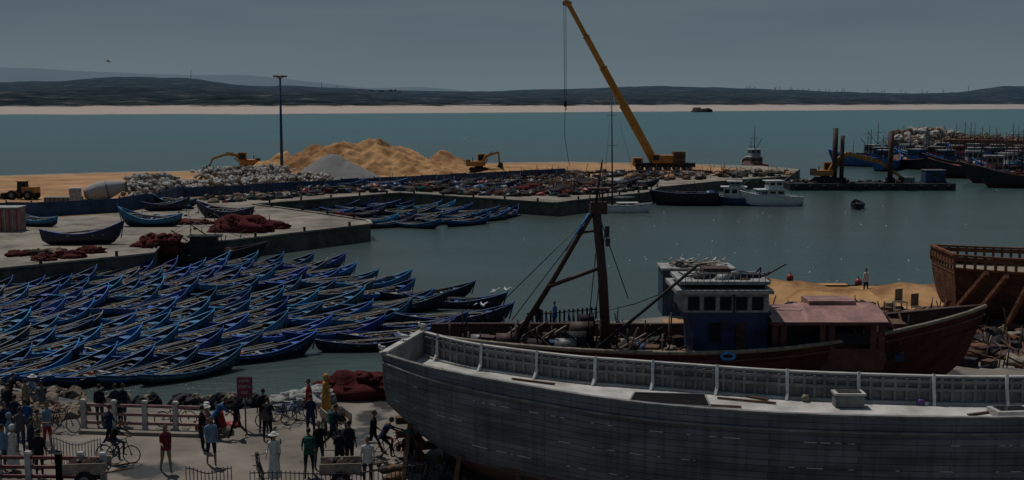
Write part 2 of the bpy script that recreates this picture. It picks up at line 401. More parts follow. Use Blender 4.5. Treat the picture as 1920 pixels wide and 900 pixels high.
def rockpile(name,segs,n,s,mats,base):
    mb=MB(); rr=random.Random(len(name)*n)
    for i in range(n):
        a,b_,wd,h=rr.choice(segs); t=rr.random(); p=Vector(a).lerp(Vector(b_),t)
        off=rr.gauss(0,0.42); off=max(-1,min(1,off)); ox=rr.gauss(0,wd*.35)
        z=base+h*(1-abs(off))*rr.uniform(.75,1.0)
        rock(mb,(p.x+ox,p.y+off*wd,z),s*rr.uniform(.5,1.4),rr.choice(mats),rr)
    mb.obj(name)
rockpile('rock_pile',[(P(245,372,ZQ),P(330,366,ZQ),3.5,2.3),(P(262,366,ZQ),P(310,362,ZQ),3,2.9)],700,.38,[M_rock,M_rock,M_rockb],ZQ)
rockpile('rock_pile',[(P(350,358,ZQ),P(600,341,ZQ),4,1.5),(P(400,345,ZQ),P(520,338,ZQ),5,2.6)],1300,.42,[M_rock,M_rock,M_rockb],ZQ)
rockpile('rock_pile',[(P(900,332,ZQ),P(1090,324,ZQ),3,.5)],200,.35,[M_rockb],ZQ)
# ---------------------------------------------------------------- hulls
def section(hb,zs,zk,n,e1,e2,x,rake=0):
    out=[]
    for j in range(n+1):
        a=math.pi*j/n; c_=math.cos(a); s_=math.sin(a)
        y=hb*math.copysign(abs(c_)**e1,c_); z=zs-(zs-zk)*(s_**e2)
        out.append(Vector((x+rake*(1-s_),y,z)))
    return out
def shell(mb,st,mo,mi,mr,thick=0.05,n=12,e1=.62,e2=.85,railr=0.035,mlow=None,lowj=2,floor=0.22):
    out=[section(h,zs,zk,n,e1,e2,x,rk) for x,h,zs,zk,rk in st]
    f=(lambda i,k: mlow if (mlow and lowj<=k<n-lowj) else mo)
    mb.loft(out,f)
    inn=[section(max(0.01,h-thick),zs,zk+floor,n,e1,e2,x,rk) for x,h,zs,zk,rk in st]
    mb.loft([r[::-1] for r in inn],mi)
    for j in(0,n):
        mb.tube([r[j] for r in out],railr,mr,5)
def station(L,B,zmid,zbow,zstern,keel,N=12,transom=0.0,bowrake=0.3,sternrake=-0.1,full=0.55):
    st=[]
    for i in range(N+1):
        t=i/N; x=(t-.5)*L
        if t<full: q=1-transom; b=B*(transom+q*math.sin(math.pi/2*(t/full))**.75) if t>0 else B*max(transom,0.02)
        else: b=B*math.cos(math.pi/2*((t-full)/(1-full)))**.72 if t<1 else 0.015
        zs=zmid+(zbow-zmid)*max(0,(t-.45)/.55)**2.2+(zstern-zmid)*max(0,(.45-t)/.45)**2
        zk=keel+(0.35*(zs-keel))*max(0,(t-.85)/.15)**2+(0.3*(zs-keel) if transom<.3 else .25*(zs-keel))*max(0,(.15-t)/.15)**2
        rk=bowrake*max(0,(t-.7)/.3)**1.5+sternrake*max(0,(.2-t)/.2)
        st.append((x,b,zs,zk,rk))
    return st
def fleet_mesh(seed,dark=False):
    rr=random.Random(seed); mb=MB(); L=rr.uniform(6.3,7.1); B=.88
    st=station(L,B,.46,1.25,.80,-.15,14,.0,.42,-.25,.5)
    mo=M_blued if (dark or rr.random()<.45) else M_blue
    rim=M_blue if dark else rr.choice([M_bluel,M_bluel,M_bluel,M_blue,M_whited,M_bluel])
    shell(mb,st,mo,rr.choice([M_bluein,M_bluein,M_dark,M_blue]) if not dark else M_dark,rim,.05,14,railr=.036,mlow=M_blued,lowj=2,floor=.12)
    out=[section(h,zs,zk,14,.62,.85,x,rk) for x,h,zs,zk,rk in st]
    if not dark:
        tr=rr.choice([M_bluel,M_bluel,M_whited,M_blue,M_yellowd,M_bluel])
        for j in(1,13): mb.tube([r[j]+Vector((0,0,.02)) for r in out],.018,tr,4)
    e=st[-1]; mb.tube([(e[0]+e[4]*.3,0,.2),(e[0]+e[4]-.02,0,e[2]-.05),(e[0]+e[4]+.07,0,e[2]+.16)],[.05,.05,.04],rim,5)
    for x in(-2.1,-1.0,.15,1.25,2.1):
        hb=B*.93 if abs(x)<1.4 else B*.68
        mb.box((x,0,.35+.06*max(0,abs(x)-1)),(.22,hb*2,.04),rr.choice([M_blue,M_bluel,M_oar,M_blue,M_whited]))
    for x in [-2.6+i*.42 for i in range(13)]:
        for sg in(-1,1):
            hb=B*math.cos(min(1.2,abs(x)/L*2*1.25))
            mb.beam((x,sg*hb*.97,.42+.1*max(0,abs(x)-1.4)),(x,sg*hb*.55,.03),.05,.05,M_bluel if rr.random()<.4 else M_blue)
    mb.box((2.5,0,.74),(.75,.62,.03),M_blue,taper=.6)
    mb.box((-2.65,0,.56),(.6,.6,.03),rr.choice([M_blue,M_oar]))
    for q in range(rr.randint(3,6)):
        y=rr.uniform(-.6,.6); x0=rr.uniform(-2.8,-1.6); a=rr.uniform(-.09,.09); ln=rr.uniform(3.2,5.0)
        p=Vector((x0,y,.46+q*.04)); e=p+Vector((ln,ln*a,rr.uniform(.02,.3)))
        mb.tube([p,e],.032,M_oar,5)
        d=(e-p).normalized(); mb.beam(p-d*.1,p+d*.8,.14,.02,rr.choice([M_oar,M_oar,M_whited]))
    for q in range(rr.randint(4,8)):
        x=rr.uniform(-2.2,1.9); m=rr.choice([M_net,M_netg,M_net,M_netred,M_dark,M_netw] if rr.random()<.65 else [M_dark,M_net])
        mb.blob((x,rr.uniform(-.35,.35),.18),(rr.uniform(.15,.5),rr.uniform(.15,.35),rr.uniform(.12,.3)),m,rr.random()*20,.4,8,5)
    for q in range(rr.randint(1,5)):
        x=rr.uniform(-2,1.8); mb.box((x,rr.uniform(-.35,.35),.28),(rr.uniform(.2,.45),.26,rr.uniform(.12,.34)),rr.choice([M_woodl,M_bluel,M_whited,M_red,M_dark,M_netg]),rr.uniform(0,1))
    if rr.random()<.3: mb.blob((rr.uniform(-1,2),.2,.45),.14,M_orange,1,.05,8,6)
    mb.tube([(x,.1*math.sin(x*5+seed),.12+.3*abs(math.sin(x*3))) for x in [-2+i*.4 for i in range(10)]],.02,M_oar,4)
    return mb.mesh('blue_rowing_boat')
fm=[fleet_mesh(s) for s in range(16)]; fd=[fleet_mesh(s,True) for s in(20,21,22)]
def inpoly(p,poly):
    c=False
    for i in range(len(poly)):
        a=poly[i];b_=poly[i-1]
        if (a[1]>p[1])!=(b_[1]>p[1]) and p[0]<(b_[0]-a[0])*(p[1]-a[1])/(b_[1]-a[1])+a[0]: c=not c
    return c
def boat(name,me,p,ang):
    o=inst(name,me,p,ang,R.uniform(.92,1.06)); o.rotation_euler=(R.uniform(-.07,.07),R.uniform(-.025,.025),ang); return o
area=[P(u,v) for u,v in [(-260,560),(60,520),(200,512),(330,512),(480,500),(560,500),(640,512),(735,522),(775,575),(700,622),(630,665),(560,662),(520,650),(455,702),(400,722),(240,724),(120,708),(-40,712),(-260,705)]]
hole=[P(u,v) for u,v in [(60,612),(215,600),(235,625),(150,640)]]
nb=0; row=0; Y=65.6
while Y<119:
    X=-62+R.uniform(0,2); rj=R.uniform(-6,6)
    while X<0:
        p=Vector((X,Y+R.uniform(-.6,.6),0))
        th=math.radians(lerp(70,42,sstep(-32,-13,X))+rj+R.gauss(0,4))
        if inpoly(p,area) and not inpoly(p,hole) and R.random()>.04:
            boat('blue_rowing_boat',R.choice(fm),p,th); nb+=1
        X+=1.84/max(.6,math.sin(th))*R.uniform(.98,1.12) if R.random()>.06 else 3.3
    Y+=5.4; row+=1
for u,v,a in((770,622,5),(850,607,8),(850,575,-12),(740,640,20),(690,600,30),(800,560,10),(700,655,12),(60,640,25),(30,700,35),(740,585,15),(400,492,20)):
    boat('dark_rowing_boat',R.choice(fd),P(u,v),math.radians(a))
for u,v in((575,398),(600,405),(640,400),(612,415),(665,395),(690,405),(720,400),(705,418),(745,410),(770,402),(735,424),(790,416),(815,407),(835,418),(860,410),(885,402),(905,412),(930,400),(780,425),(655,388),(700,388),(740,388),(780,392),(820,395),(850,398),(600,390),(870,420),(945,405),(555,396),(625,392),(675,384)):
    boat('blue_rowing_boat' ,R.choice(fm+fd+fd),P(u+R.uniform(-8,8),v+2),math.radians(R.choice([35,20,50,-15,70])+R.uniform(-12,12)))
# ---------------------------------------------------------------- clutter
def clutter(name,poly,n,smax,pal,z,tall=1.0,seed=1):
    rr=random.Random(seed); mb=MB(); pts=[P(u,v,z) for u,v in poly]
    x0=min(p.x for p in pts);x1=max(p.x for p in pts);y0=min(p.y for p in pts);y1=max(p.y for p in pts)
    k=0;it=0
    while k<n and it<n*60:
        it+=1; p=(rr.uniform(x0,x1),rr.uniform(y0,y1))
        if not inpoly(p,pts): continue
        k+=1; m=rr.choice(pal); t=rr.random(); s=rr.uniform(.3,1)*smax
        if t<.3: mb.box((p[0],p[1],z+s*.3*tall),(s,s*.7,s*.6*tall),m,rr.uniform(0,3))
        elif t<.66: mb.blob((p[0],p[1],z+s*.12),(s*.9,s*.7,s*.55*tall),m,rr.random()*30,.45,9,6)
        elif t<.85:
            a=rr.uniform(0,3.1); L=s*1.8; mb.beam((p[0],p[1],z+.1+s*.3),(p[0]+math.cos(a)*L,p[1]+math.sin(a)*L,z+.15+rr.random()*s),.08,.08,m)
        else:
            mb.tube([(p[0],p[1],z),(p[0]+rr.uniform(-.5,.5)*s,p[1],z+s*1.9*tall)],.04,m,4)
    return mb.obj(name)
gear=[M_dark,M_net,M_dark,M_netred,M_black,M_black,M_netg,M_dark,M_mast,M_bluepaint,M_wood,M_dark,M_net]
gear2=gear+[M_orange,M_whited,M_red,M_bluem,M_red,M_redship]
clutter('fishing_gear_pile',[(560,356),(900,342),(1190,345),(1215,356),(1060,370),(900,368),(760,359),(560,366)],850,1.2,gear+gear+[M_whited,M_woodl,M_red,M_bluem],ZQ,1.0,seed=3)
clutter('fishing_gear_pile',[(370,372),(560,362),(640,362),(500,376),(390,382)],170,1.0,gear+[M_rockb],ZQ,.9,seed=4)
clutter('rusty_net_mound',[(985,350),(1120,345),(1130,362),(990,362)],120,1.9,[M_net,M_mast,M_netred,M_dark,M_dark],ZQ,1.0,seed=9)
clutter('fishing_gear_pile',[(900,330),(1200,322),(1300,330),(1240,340),(900,345)],240,1.2,[M_dark,M_rockb,M_net,M_dark,M_black],ZQ,.8,seed=10)
clutter('fishing_gear_pile',[(270,385),(350,378),(350,392),(280,394)],40,1.0,[M_dark,M_bluepaint,M_net],ZQ,1,seed=11)
clutter('fishing_gear_pile',[(230,398),(470,392),(540,412),(560,432),(430,448),(250,410)],60,.55,[M_dark,M_net,M_woodl,M_whited,M_netg,M_bluem],ZQ,.8,seed=12)
for i,(u,v) in enumerate(((640,352),(720,350),(800,352),(860,350),(930,352),(1150,352),(1190,350))):
    o=boat('beached_rowing_boat',R.choice(fd+fm[:2]),P(u,v,ZQ)+Vector((0,0,.15)),math.radians(R.uniform(-20,30)))
def mound(name,u,v,rx,ry,h,m,z=ZQ,seed=1):
    mb=MB(); rr=random.Random(seed); c=P(u,v,z)
    mb.blob((0,0,0),(rx,ry,h),m,seed,.25,28,14)
    for i in range(int(rx*14)):
        a=rr.uniform(0,6.28); q=rr.uniform(0,1)**.5; x=math.cos(a)*rx*q; y=math.sin(a)*ry*q; zz=h*math.sqrt(max(0,1-q*q))*.9
        mb.blob((x,y,zz),(rr.uniform(.15,.5),rr.uniform(.15,.4),rr.uniform(.08,.25)),m,rr.random()*9,.4,7,5)
    mb.tube([(rx*.9*math.cos(t*.5),ry*.9*math.sin(t*.5),h*.25+.15*math.sin(t*2.3)) for t in range(14)],.05,m,5)
    mb.obj(name,c)
mound('fishing_net_pile',455,434,3.1,1.8,1.6,M_netred,seed=2)
mound('fishing_net_pile',500,428,2.4,1.2,.8,M_netred,seed=3)
mound('fishing_net_pile',298,462,2.3,1.5,1.2,M_netred,seed=4)
mound('fishing_net_pile',345,420,3.2,.9,.5,M_netred,seed=5)
mound('fishing_net_pile',640,412,2.0,1.2,.9,M_netred,0.3,6)
for u,v in((60,478),(105,476),(170,474),(80,488),(30,480),(130,483)): mound('fishing_net_pile',u,v,R.uniform(.8,1.5),.7,R.uniform(.3,.6),R.choice([M_net,M_netred,M_rockb]),seed=u)
# ---------------------------------------------------------------- vessels
def vessel(name,p,ang,L,B,zs,zb,zst,hullm,lowm,railm,cabins=(),masts=(),transom=.7,deckm=None,extra=None,keel=-.4):
    mb=MB(); st=station(L,B,zs,zb,zst,keel,14,transom,L*.07,0,.5)
    shell(mb,st,hullm,hullm,railm,.08,12,e1=.5,e2=.8,railr=.07,mlow=lowm,lowj=3,floor=.2)
    r0=section(st[0][1],st[0][2],st[0][3],12,.5,.8,st[0][0],st[0][4]); b=len(mb.v); mb.v+=r0; mb.face(list(range(b,b+13)),hullm)
    dz=zs-.3; dm=deckm or M_wood
    top=[Vector((x+rk,hb*.95,dz+(z-zs)*.85)) for x,hb,z,zk,rk in st]; bot=[Vector((q.x,-q.y,q.z)) for q in top]
    mb.loft([top,bot],dm)
    for (x,y,z0,lx,ly,h,m,win,roof) in cabins:
        z0=dz+z0
        mb.box((x,y,z0+h/2),(lx,ly,h),m,taper=.94)
        mb.box((x+.1,y,z0+h+.05),(lx+.5,ly+.3,.1),roof)
        if win:
            nw=max(2,int(lx/1.0))
            for i in range(nw):
                xx=x-lx/2*.95+lx*.95*(i+.5)/nw
                for sg in(-1,1): mb.box((xx,y+sg*(ly/2*.965),z0+h*.68),(lx/nw*.66,.05,h*.32),M_glass)
            for i in range(2):
                for sg in(-1,1): mb.box((x+sg*(lx/2*.965),y-ly/4+i*ly/2,z0+h*.68),(.05,ly*.36,h*.32),M_glass)
    for (x,h,r,m,cross) in masts:
        mb.tube([(x,0,dz),(x,0,dz+h)],[r,r*.5],m,6)
        if cross: mb.beam((x,-cross,dz+h*.7),(x,cross,dz+h*.7),.08,.08,m); mb.tube([(x,0,dz+h*.95),(L*.48,0,zb)],.02,M_black,4); mb.tube([(x,0,dz+h*.95),(-L*.48,0,zst)],.02,M_black,4); mb.beam((x,0,dz+h*.35),(x-h*.5,0,dz+h*.7),.09,.09,m)
    if extra: extra(mb,dz)
    return mb.obj(name,p,ang)
def ext_rail(L,B,m,h=.8):
    def f(mb,dz):
        N=9
        for sg in(-1,1):
            prev=None
            for i in range(N):
                x=lerp(0,L*.42,i/(N-1)); y=sg*B*math.cos(math.pi/2*min(.93,(x/L*2)))**.7*.93
                z0=dz+.3*(x/L*2); a=Vector((x,y,z0)); b_=Vector((x,y,z0+h)); mb.tube([a,b_],.025,m,4)
                if prev: mb.tube([prev,b_],.025,m,4)
                prev=b_
    return f
def ext_clut(L,B,n,seed,pal=gear,s=.8):
    def f(mb,dz):
        rr=random.Random(seed)
        for i in range(n):
            x=rr.uniform(-.42,.35)*L; y=rr.uniform(-.6,.6)*B; q=rr.uniform(.3,1)*s; m=rr.choice(pal)
            if rr.random()<.5: mb.blob((x,y,dz+q*.2),(q,q*.8,q*.6),m,i,.4,8,5)
            elif rr.random()<.6: mb.box((x,y,dz+q*.3),(q,q*.7,q*.7),m,rr.random()*3)
            else: mb.tube([(x,y,dz),(x+rr.uniform(-1,1),y,dz+rr.uniform(1,2.2))],.04,m,4)
    return f
vessel('dark_work_barge',P(1285,384),math.radians(176),9.3,1.9,1.75,2.2,1.9,M_black,M_black,M_bluepaint,extra=ext_clut(9,1.9,26,4,[M_dark,M_net,M_bluepaint]),transom=.85)
vessel('cabin_boat',P(1374,384),math.radians(170),6.4,1.6,1.1,1.8,1.2,M_bluepaint,M_black,M_whited,[(-.2,0,0,3.3,2.1,1.8,M_white,True,M_white),(-.3,0,1.85,1.7,1.5,.75,M_whited,True,M_white)],[(-.4,4.4,.05,M_whited,.5)],extra=ext_rail(6,1.5,M_whited,.6))
vessel('white_motor_boat',P(1448,385),math.radians(186),8.6,1.7,1.35,2.2,1.25,M_white,M_bluepaint,M_white,[(.3,0,0,3.8,2.3,1.25,M_white,True,M_white),(-.2,0,1.3,2.2,1.9,1.2,M_white,True,M_white)],[(-.4,4.8,.05,M_whited,.6)],extra=ext_rail(8,1.7,M_white,.7))
vessel('sailing_boat',P(1172,398),math.radians(4),6.6,1.2,.95,1.25,1.0,M_white,M_whited,M_whited,[(.2,0,.15,2.4,1.3,.45,M_white,True,M_white)],[],transom=.4)
mb=MB(); b0=P(1148,398); t0=W(1147,170,b0.y); mb.tube([b0+Vector((0,0,.8)),t0],[.12,.06],M_black,6)
for k in(.55,.8): q=b0.lerp(t0,k); mb.beam(q-Vector((.7,0,0)),q+Vector((.7,0,0)),.05,.05,M_black)
mb.tube([t0,P(1205,395,.9)],.02,M_black,4); mb.tube([t0,P(1130,396,.9)],.02,M_black,4)
mb.tube([b0+Vector((0,0,2)),b0+Vector((3,0,2.1))],.09,M_whited,6); mb.obj('sailing_boat_mast')
mb=MB(); b0=P(1129,372,ZQ); t0=W(1129,298,b0.y); mb.tube([b0,t0],[.09,.05],M_steel,6); mb.beam(t0-Vector((.5,0,.6)),t0+Vector((.5,0,-.6)),.06,.06,M_steel); mb.obj('boat_mast_pole')
vessel('small_dark_boat',P(1608,391),math.radians(80),4.6,.95,.75,1.1,.8,M_black,M_black,M_dark,transom=.5,extra=ext_clut(4,.9,9,8,[M_dark,M_black,M_bluepaint],.55))
vessel('red_tug_boat',P(1412,322),math.radians(100),9,2.4,1.7,2.8,1.8,M_red,M_black,M_whited,[(-.5,0,0,3,2.8,1.8,M_redroof,True,M_white),(-.5,0,1.9,2,2.2,1.5,M_whited,True,M_white)],[(-.5,8.3,.12,M_black,1.0),(1.5,5.5,.08,M_black,.6)],extra=ext_clut(8,2,14,5))
mb=MB(); a=P(1480,357);b_=P(1790,357); Lp=(b_-a).length
mb.box((Lp/2,3,.55),(Lp,7,1.1),M_black); mb.box((Lp/2,3,1.13),(Lp-.4,6.6,.06),M_dark)
for i in range(12): mb.tube([(Lp*(i+.5)/12,-.62,.3),(Lp*(i+.5)/12,-.62,.95)],.3,M_rubber,8)
for u,v,r in((1567,240,.46),(1580,254,.38),(1672,245,.46)):
    q=W(u,v,a.y+2); mb.tube([(q.x-a.x,2,.2),(q.x-a.x,2,q.z)],r,M_mast,10); mb.box((q.x-a.x,2,1.6),(1.3,1.3,.9),M_dark)
q=W(1750,330,a.y+3); mb.box((q.x-a.x,3,2.2),(3.4,2.4,2.1),M_bluepaint); mb.box((q.x-a.x,3,3.3),(3.6,2.7,.1),M_steel); mb.box((q.x-a.x,1.79,2.6),(1.6,.04,.6),M_glass)
q=W(1700,338,a.y+3); mb.box((q.x-a.x,3,1.6),(2.2,1.8,1.0),M_steel)
rr=random.Random(3)
for i in range(40): mb.blob((rr.uniform(.5,Lp-.5),rr.uniform(1,6),1.2),(rr.uniform(.2,.7),.4,rr.uniform(.15,.5)),rr.choice([M_dark,M_net,M_black]),i,.4,7,5)
for i in range(20):
    x=Lp*i/19; mb.tube([(x,.1,1.1),(x,.1,2.0)],.03,M_dark,4)
mb.obj('pontoon_barge',a)
def excavator(name,p,ang,s=1.0,arm=((0,1.6),(2.6,3.9),(4.9,3.0),(5.2,1.0)),armm=None,k=1.0):
    mb=MB(); ym=armm or M_yellowd
    for sg in(-1,1):
        pts=[(-1.6,.4),(-1.3,.12),(1.3,.12),(1.6,.4),(1.3,.78),(-1.3,.78)]
        rg=[[Vector((x,sg*1.1+w_,z)) for x,z in pts] for w_ in(-.28,.28)]
        mb.loft(rg,M_rubber,closed=True,sm=False); b=len(mb.v); mb.v+=rg[0]; mb.face(list(range(b,b+6)),M_dark); b=len(mb.v); mb.v+=rg[1]; mb.face(list(range(b,b+6))[::-1],M_dark)
    mb.tube([(0,0,.7),(0,0,1.05)],.7,M_dark,10)
    mb.box((-.55,0,1.45),(2.9,2.3,.8),ym); mb.box((-1.75,0,1.55),(.55,2.3,1.0),M_dark,taper=.9)
    mb.box((.45,.65,2.25),(1.25,.95,1.5),ym,taper=.88); mb.box((.45,.165,2.35),(.95,.03,.85),M_glass); mb.box((.45,1.13,2.35),(.95,.03,.85),M_glass); mb.box((1.04,.65,2.35),(.03,.8,.9),M_glass)
    mb.tube([(-1.1,-.6,1.8),(-1.1,-.6,2.5)],.07,M_dark,6)
    A=[Vector((x+.6,-.3,z)) for x,z in arm]
    for i in range(len(A)-1):
        w_=(.42,.34,.26,.2)[min(i,3)]*k
        if i==0:
            md=A[0].lerp(A[1],.5)+Vector((-.25,0,.35)); mb.beam(A[0],md,.34*k,w_*1.2,ym); mb.beam(md,A[1],.34*k,w_,ym)
        elif i==len(A)-2 and i>=2: pass
        else: mb.beam(A[i],A[i+1],.28*k,w_,ym)
    mb.beam(A[0]+Vector((.4,0,-.2)),A[0].lerp(A[1],.55)+Vector((0,0,-.1)),.14,.14,M_steel)
    mb.beam(A[0].lerp(A[1],.6)+Vector((0,0,.55)),A[1].lerp(A[2],.1)+Vector((0,0,.35)),.12,.12,M_steel)
    mb.beam(A[-2],A[-1],.26*k,.24*k,ym)
    e=A[-1]; pts=[(0,.1),(.5,-.1),(.55,-.6),(.15,-.95),(-.45,-.85),(-.2,-.45)]
    rg=[[e+Vector((x,w_,z)) for x,z in pts] for w_ in(-.5,.5)]; mb.loft(rg,M_dark,closed=True,sm=False)
    b=len(mb.v); mb.v+=rg[0]; mb.face(list(range(b,b+6)),M_dark); b=len(mb.v); mb.v+=rg[1]; mb.face(list(range(b,b+6))[::-1],M_dark)
    o=mb.obj(name,p,ang); o.scale=(s,s,s); return o
excavator('excavator',P(898,323,ZQ),math.radians(8),1.15,((0,1.6),(1.6,3.0),(2.6,3.3),(2.75,1.6)))
excavator('excavator',P(462,322,ZQ),math.radians(185),1.25,((0,1.6),(2.2,2.7),(4.4,2.0),(4.9,1.0)))
excavator('excavator',Vector((P(1512,345).x,a.y+3,1.16)),math.radians(0),1.15,((0,1.5),(2.6,4.3),(7.6,3.0),(10.5,.9)),M_yellowd,1.7)
def wheel(mb,c,r,w_,m=None):
    c=Vector(c); d=Vector((0,w_/2,0))
    mb.tube([c-d,c+d],r,m or M_rubber,14); mb.tube([c-d*1.06,c+d*1.06],r*.5,M_steel,10)
mb=MB()
for x in(-1.2,1.2):
    for y in(-.9,.9): wheel(mb,(x,y,.65),.65,.45)
mb.box((-1.1,0,1.35),(2.0,1.3,.8),M_yellowd); mb.box((.1,0,1.7),(1.1,1.2,1.5),M_dark,taper=.9); mb.box((.1,0,2.0),(1.16,.9,.6),M_glass); mb.box((.1,0,2.5),(1.3,1.3,.1),M_yellowd)
mb.beam((.5,.3,1.2),(2.4,.3,.6),.15,.25,M_yellowd); mb.beam((.5,-.3,1.2),(2.4,-.3,.6),.15,.25,M_yellowd); mb.box((2.6,0,.5),(.7,2.3,.8),M_dark,taper=.8); mb.obj('wheel_loader',P(45,374,ZQ),math.radians(170))
mb=MB()
for x in(-2.4,-1.2,2.2):
    for y in(-1,1): wheel(mb,(x,y,.5),.5,.35)
mb.box((0,0,.85),(6.6,1.0,.3),M_dark); mb.box((2.7,0,1.7),(1.5,2.2,1.6),M_whited,taper=.92); mb.box((3.43,0,2.0),(.06,1.8,.6),M_glass)
mb.tube([(-3.2,0,2.7),(-2.6,0,2.55),(-1.3,0,2.2),(0,0,2.0),(1.2,0,1.75),(1.7,0,1.65)],[.5,.75,1.15,1.2,.85,.5],M_netw,14); mb.tube([(-1.2,0,2.18),(-1.0,0,2.14)],[1.18,1.2],M_steel,14)
mb.beam((-3.2,0,3.0),(-3.5,0,1.8),.5,.1,M_steel); mb.obj('cement_mixer_truck',P(185,388,ZQ),math.radians(200))
mb=MB(); mb.box((0,0,.55),(4.4,2,1.1),M_steel)
for i in range(8): mb.box((-2+i*.57,-1.02,.55),(.08,.06,1.1),M_dark)
mb.obj('skip_container',P(120,385,ZQ),.03)
mb=MB(); mb.box((0,0,1.2),(2.6,2.4,2.4),M_redroof)
for i in range(7): mb.box((-1.2+i*.4,-1.22,1.2),(.1,.06,2.3),M_whited if i%2 else M_red)
mb.box((0,0,2.45),(2.8,2.6,.1),M_whited); mb.obj('quay_kiosk',P(18,432,ZQ),.05)
b0=P(529,336,ZQ); t0=W(528,143,b0.y)
mb=MB(); mb.tube([(0,0,0),(0,0,t0.z-ZQ)],[.30,.16],M_bluepaint,10); H=t0.z-ZQ
mb.tube([(0,0,H-.3),(0,0,H)],.5,M_steel,8); mb.box((0,0,.25),(1.1,1.1,.5),M_concw)
for a_ in range(6):
    an=a_*math.pi/3+.2; d=Vector((math.cos(an),math.sin(an),0)); mb.beam(Vector((0,0,H)),d*.9+Vector((0,0,H)),.06,.06,M_steel)
    mb.box(d*.9+Vector((0,0,H-.02)),(.5,.45,.3),M_steel,an)
mb.obj('harbour_light_mast',b0)
YC=238.0
mb=MB(); piv=W(1226,302,YC); tip=W(1066,8,YC)
d=(tip-piv); L=d.length
for a_,b1,wd in((0,.36,1.35),(.33,.60,1.12),(.58,.80,.92),(.78,1.0,.72)):
    mb.beam(piv+d*a_,piv+d*b1,wd,wd*1.15,M_yellow); mb.beam(piv+d*(b1-.008),piv+d*b1,wd+.2,wd*1.15+.2,M_yellowd)
for a_,b1,wd in((.02,.34,1.35),(.37,.58,1.12)): mb.beam(piv+d*a_+Vector((0,-wd/2-.01,0)),piv+d*b1+Vector((0,-wd/2-.01,0)),.04,.25,M_yellowd)
mb.box(tip+Vector((-.2,0,.2)),(1.5,1.0,1.0),M_yellow,rot=Matrix.Rotation(.4,3,'Y'))
for y in(-.35,.35): mb.tube([tip+Vector((-.7,y-.08,.2)),tip+Vector((-.7,y+.08,.2))],.45,M_dark,10)
foot=W(1243,303,YC); mb.tube([foot+Vector((-1.5,0,.2)),piv+d*.22+Vector((-.2,0,-.5))],.28,M_steel,8)
hk=W(1060,190,YC); mb.tube([tip+Vector((-.9,-.2,0)),hk+Vector((-.15,0,0))],.05,M_black,4); mb.tube([tip+Vector((-.5,.2,0)),hk+Vector((.15,0,0))],.05,M_black,4)
mb.box(hk+Vector((0,0,-.5)),(.6,.5,1.1),M_dark,taper=.8); mb.tube([hk+Vector((0,0,-1.1)),hk+Vector((.25,0,-1.5)),hk+Vector((0,0,-1.8)),hk+Vector((-.25,0,-1.5))],.09,M_dark,5)
mb.tube([hk+Vector((0,0,-1.1)),W(1058,250,YC),W(1064,290,YC),W(1068,312,YC)],.05,M_black,4)
g=P(1240,321,ZQ); gx=g.x
mb.box((gx+1.0,YC,2.75),(11.5,2.8,.8),M_dark)
for i in range(6):
    for y in(-1.2,1.2): wheel(mb,(gx-3.8+i*1.75,YC+y,2.2-.0),.62,.5)
mb.box((gx-4.3,YC,3.4),(2.0,2.6,1.5),M_yellowd,taper=.9); mb.box((gx-4.3,YC-1.25,3.6),(1.3,.1,.7),M_glass)
mb.box((gx+1.2,YC,3.9),(4.2,2.6,1.5),M_yellowd); mb.box((gx-.9,YC-1.5,4.0),(1.5,1.0,1.7),M_yellowd,taper=.9); mb.box((gx-.9,YC-2.01,4.2),(1.1,.05,.9),M_glass)
for i in range(4): mb.box((gx+3.7,YC,3.2+i*.62),(2.2,3.2,.56),M_wood if i%2 else M_mast)
for sx_ in(-5,5.5):
    for sy in(-1,1): mb.beam((gx+sx_*.9+.6,YC,2.4),(gx+sx_*.9+.6,YC+sy*3.6,2.4),.4,.35,M_dark); mb.box((gx+sx_*.9+.6,YC+sy*3.6,1.95),(.7,.7,.5),M_dark)
mb.obj('mobile_crane')
clutter('construction_material_pile',[(1150,328),(1330,322),(1480,322),(1480,330),(1340,337),(1200,340)],240,1.3,[M_dark,M_rockb,M_wood,M_sand,M_black,M_dark],ZQ,.9,seed=21)
mb=MB(); mb.prism([P(u,v,1.0) for u,v in [(1690,276),(1740,268),(2600,272),(2700,310),(1960,300),(1790,288)]],-3,1.0,M_rockb,M_rockb)
mb.beam(P(1770,273,3),P(2500,283,3),5,3.4,M_bwood); mb.obj('breakwater_ground')
M_rockr=mat('reddish_rock',(0.15,0.095,0.07),0.9,0.45,1.0,bump=0.4)
M_rockd=mat('dark_brown_rock',(0.07,0.05,0.042),0.9,0.45,1.0,bump=0.4)
rockpile('breakwater_rocks',[(P(1688,290,0),P(1745,283,0),6,4.8),(P(1700,278,0),P(1770,276,0),7,6.2)],500,1.1,[M_rockr,M_rock,M_rockb,M_rock],0)
rockpile('breakwater_rocks',[(P(1745,284,0),P(1960,297,0),5,3.2),(P(1960,297),P(2500,320),4,3.2),(P(1780,278,0),P(1960,284,0),5,4.2)],1100,1.0,[M_rockr,M_rockd,M_rockb,M_rockd],0)
mb=MB(); q=P(1738,275,3.5); mb.tube([q,q+Vector((0,0,1)),q+Vector((0,0,3.8)),q+Vector((0,0,4))],[.8,.6,.5,.75],M_whited,10); mb.tube([q+Vector((0,0,4)),q+Vector((0,0,5))],[.4,.2],M_steel,8); mb.obj('harbour_beacon')
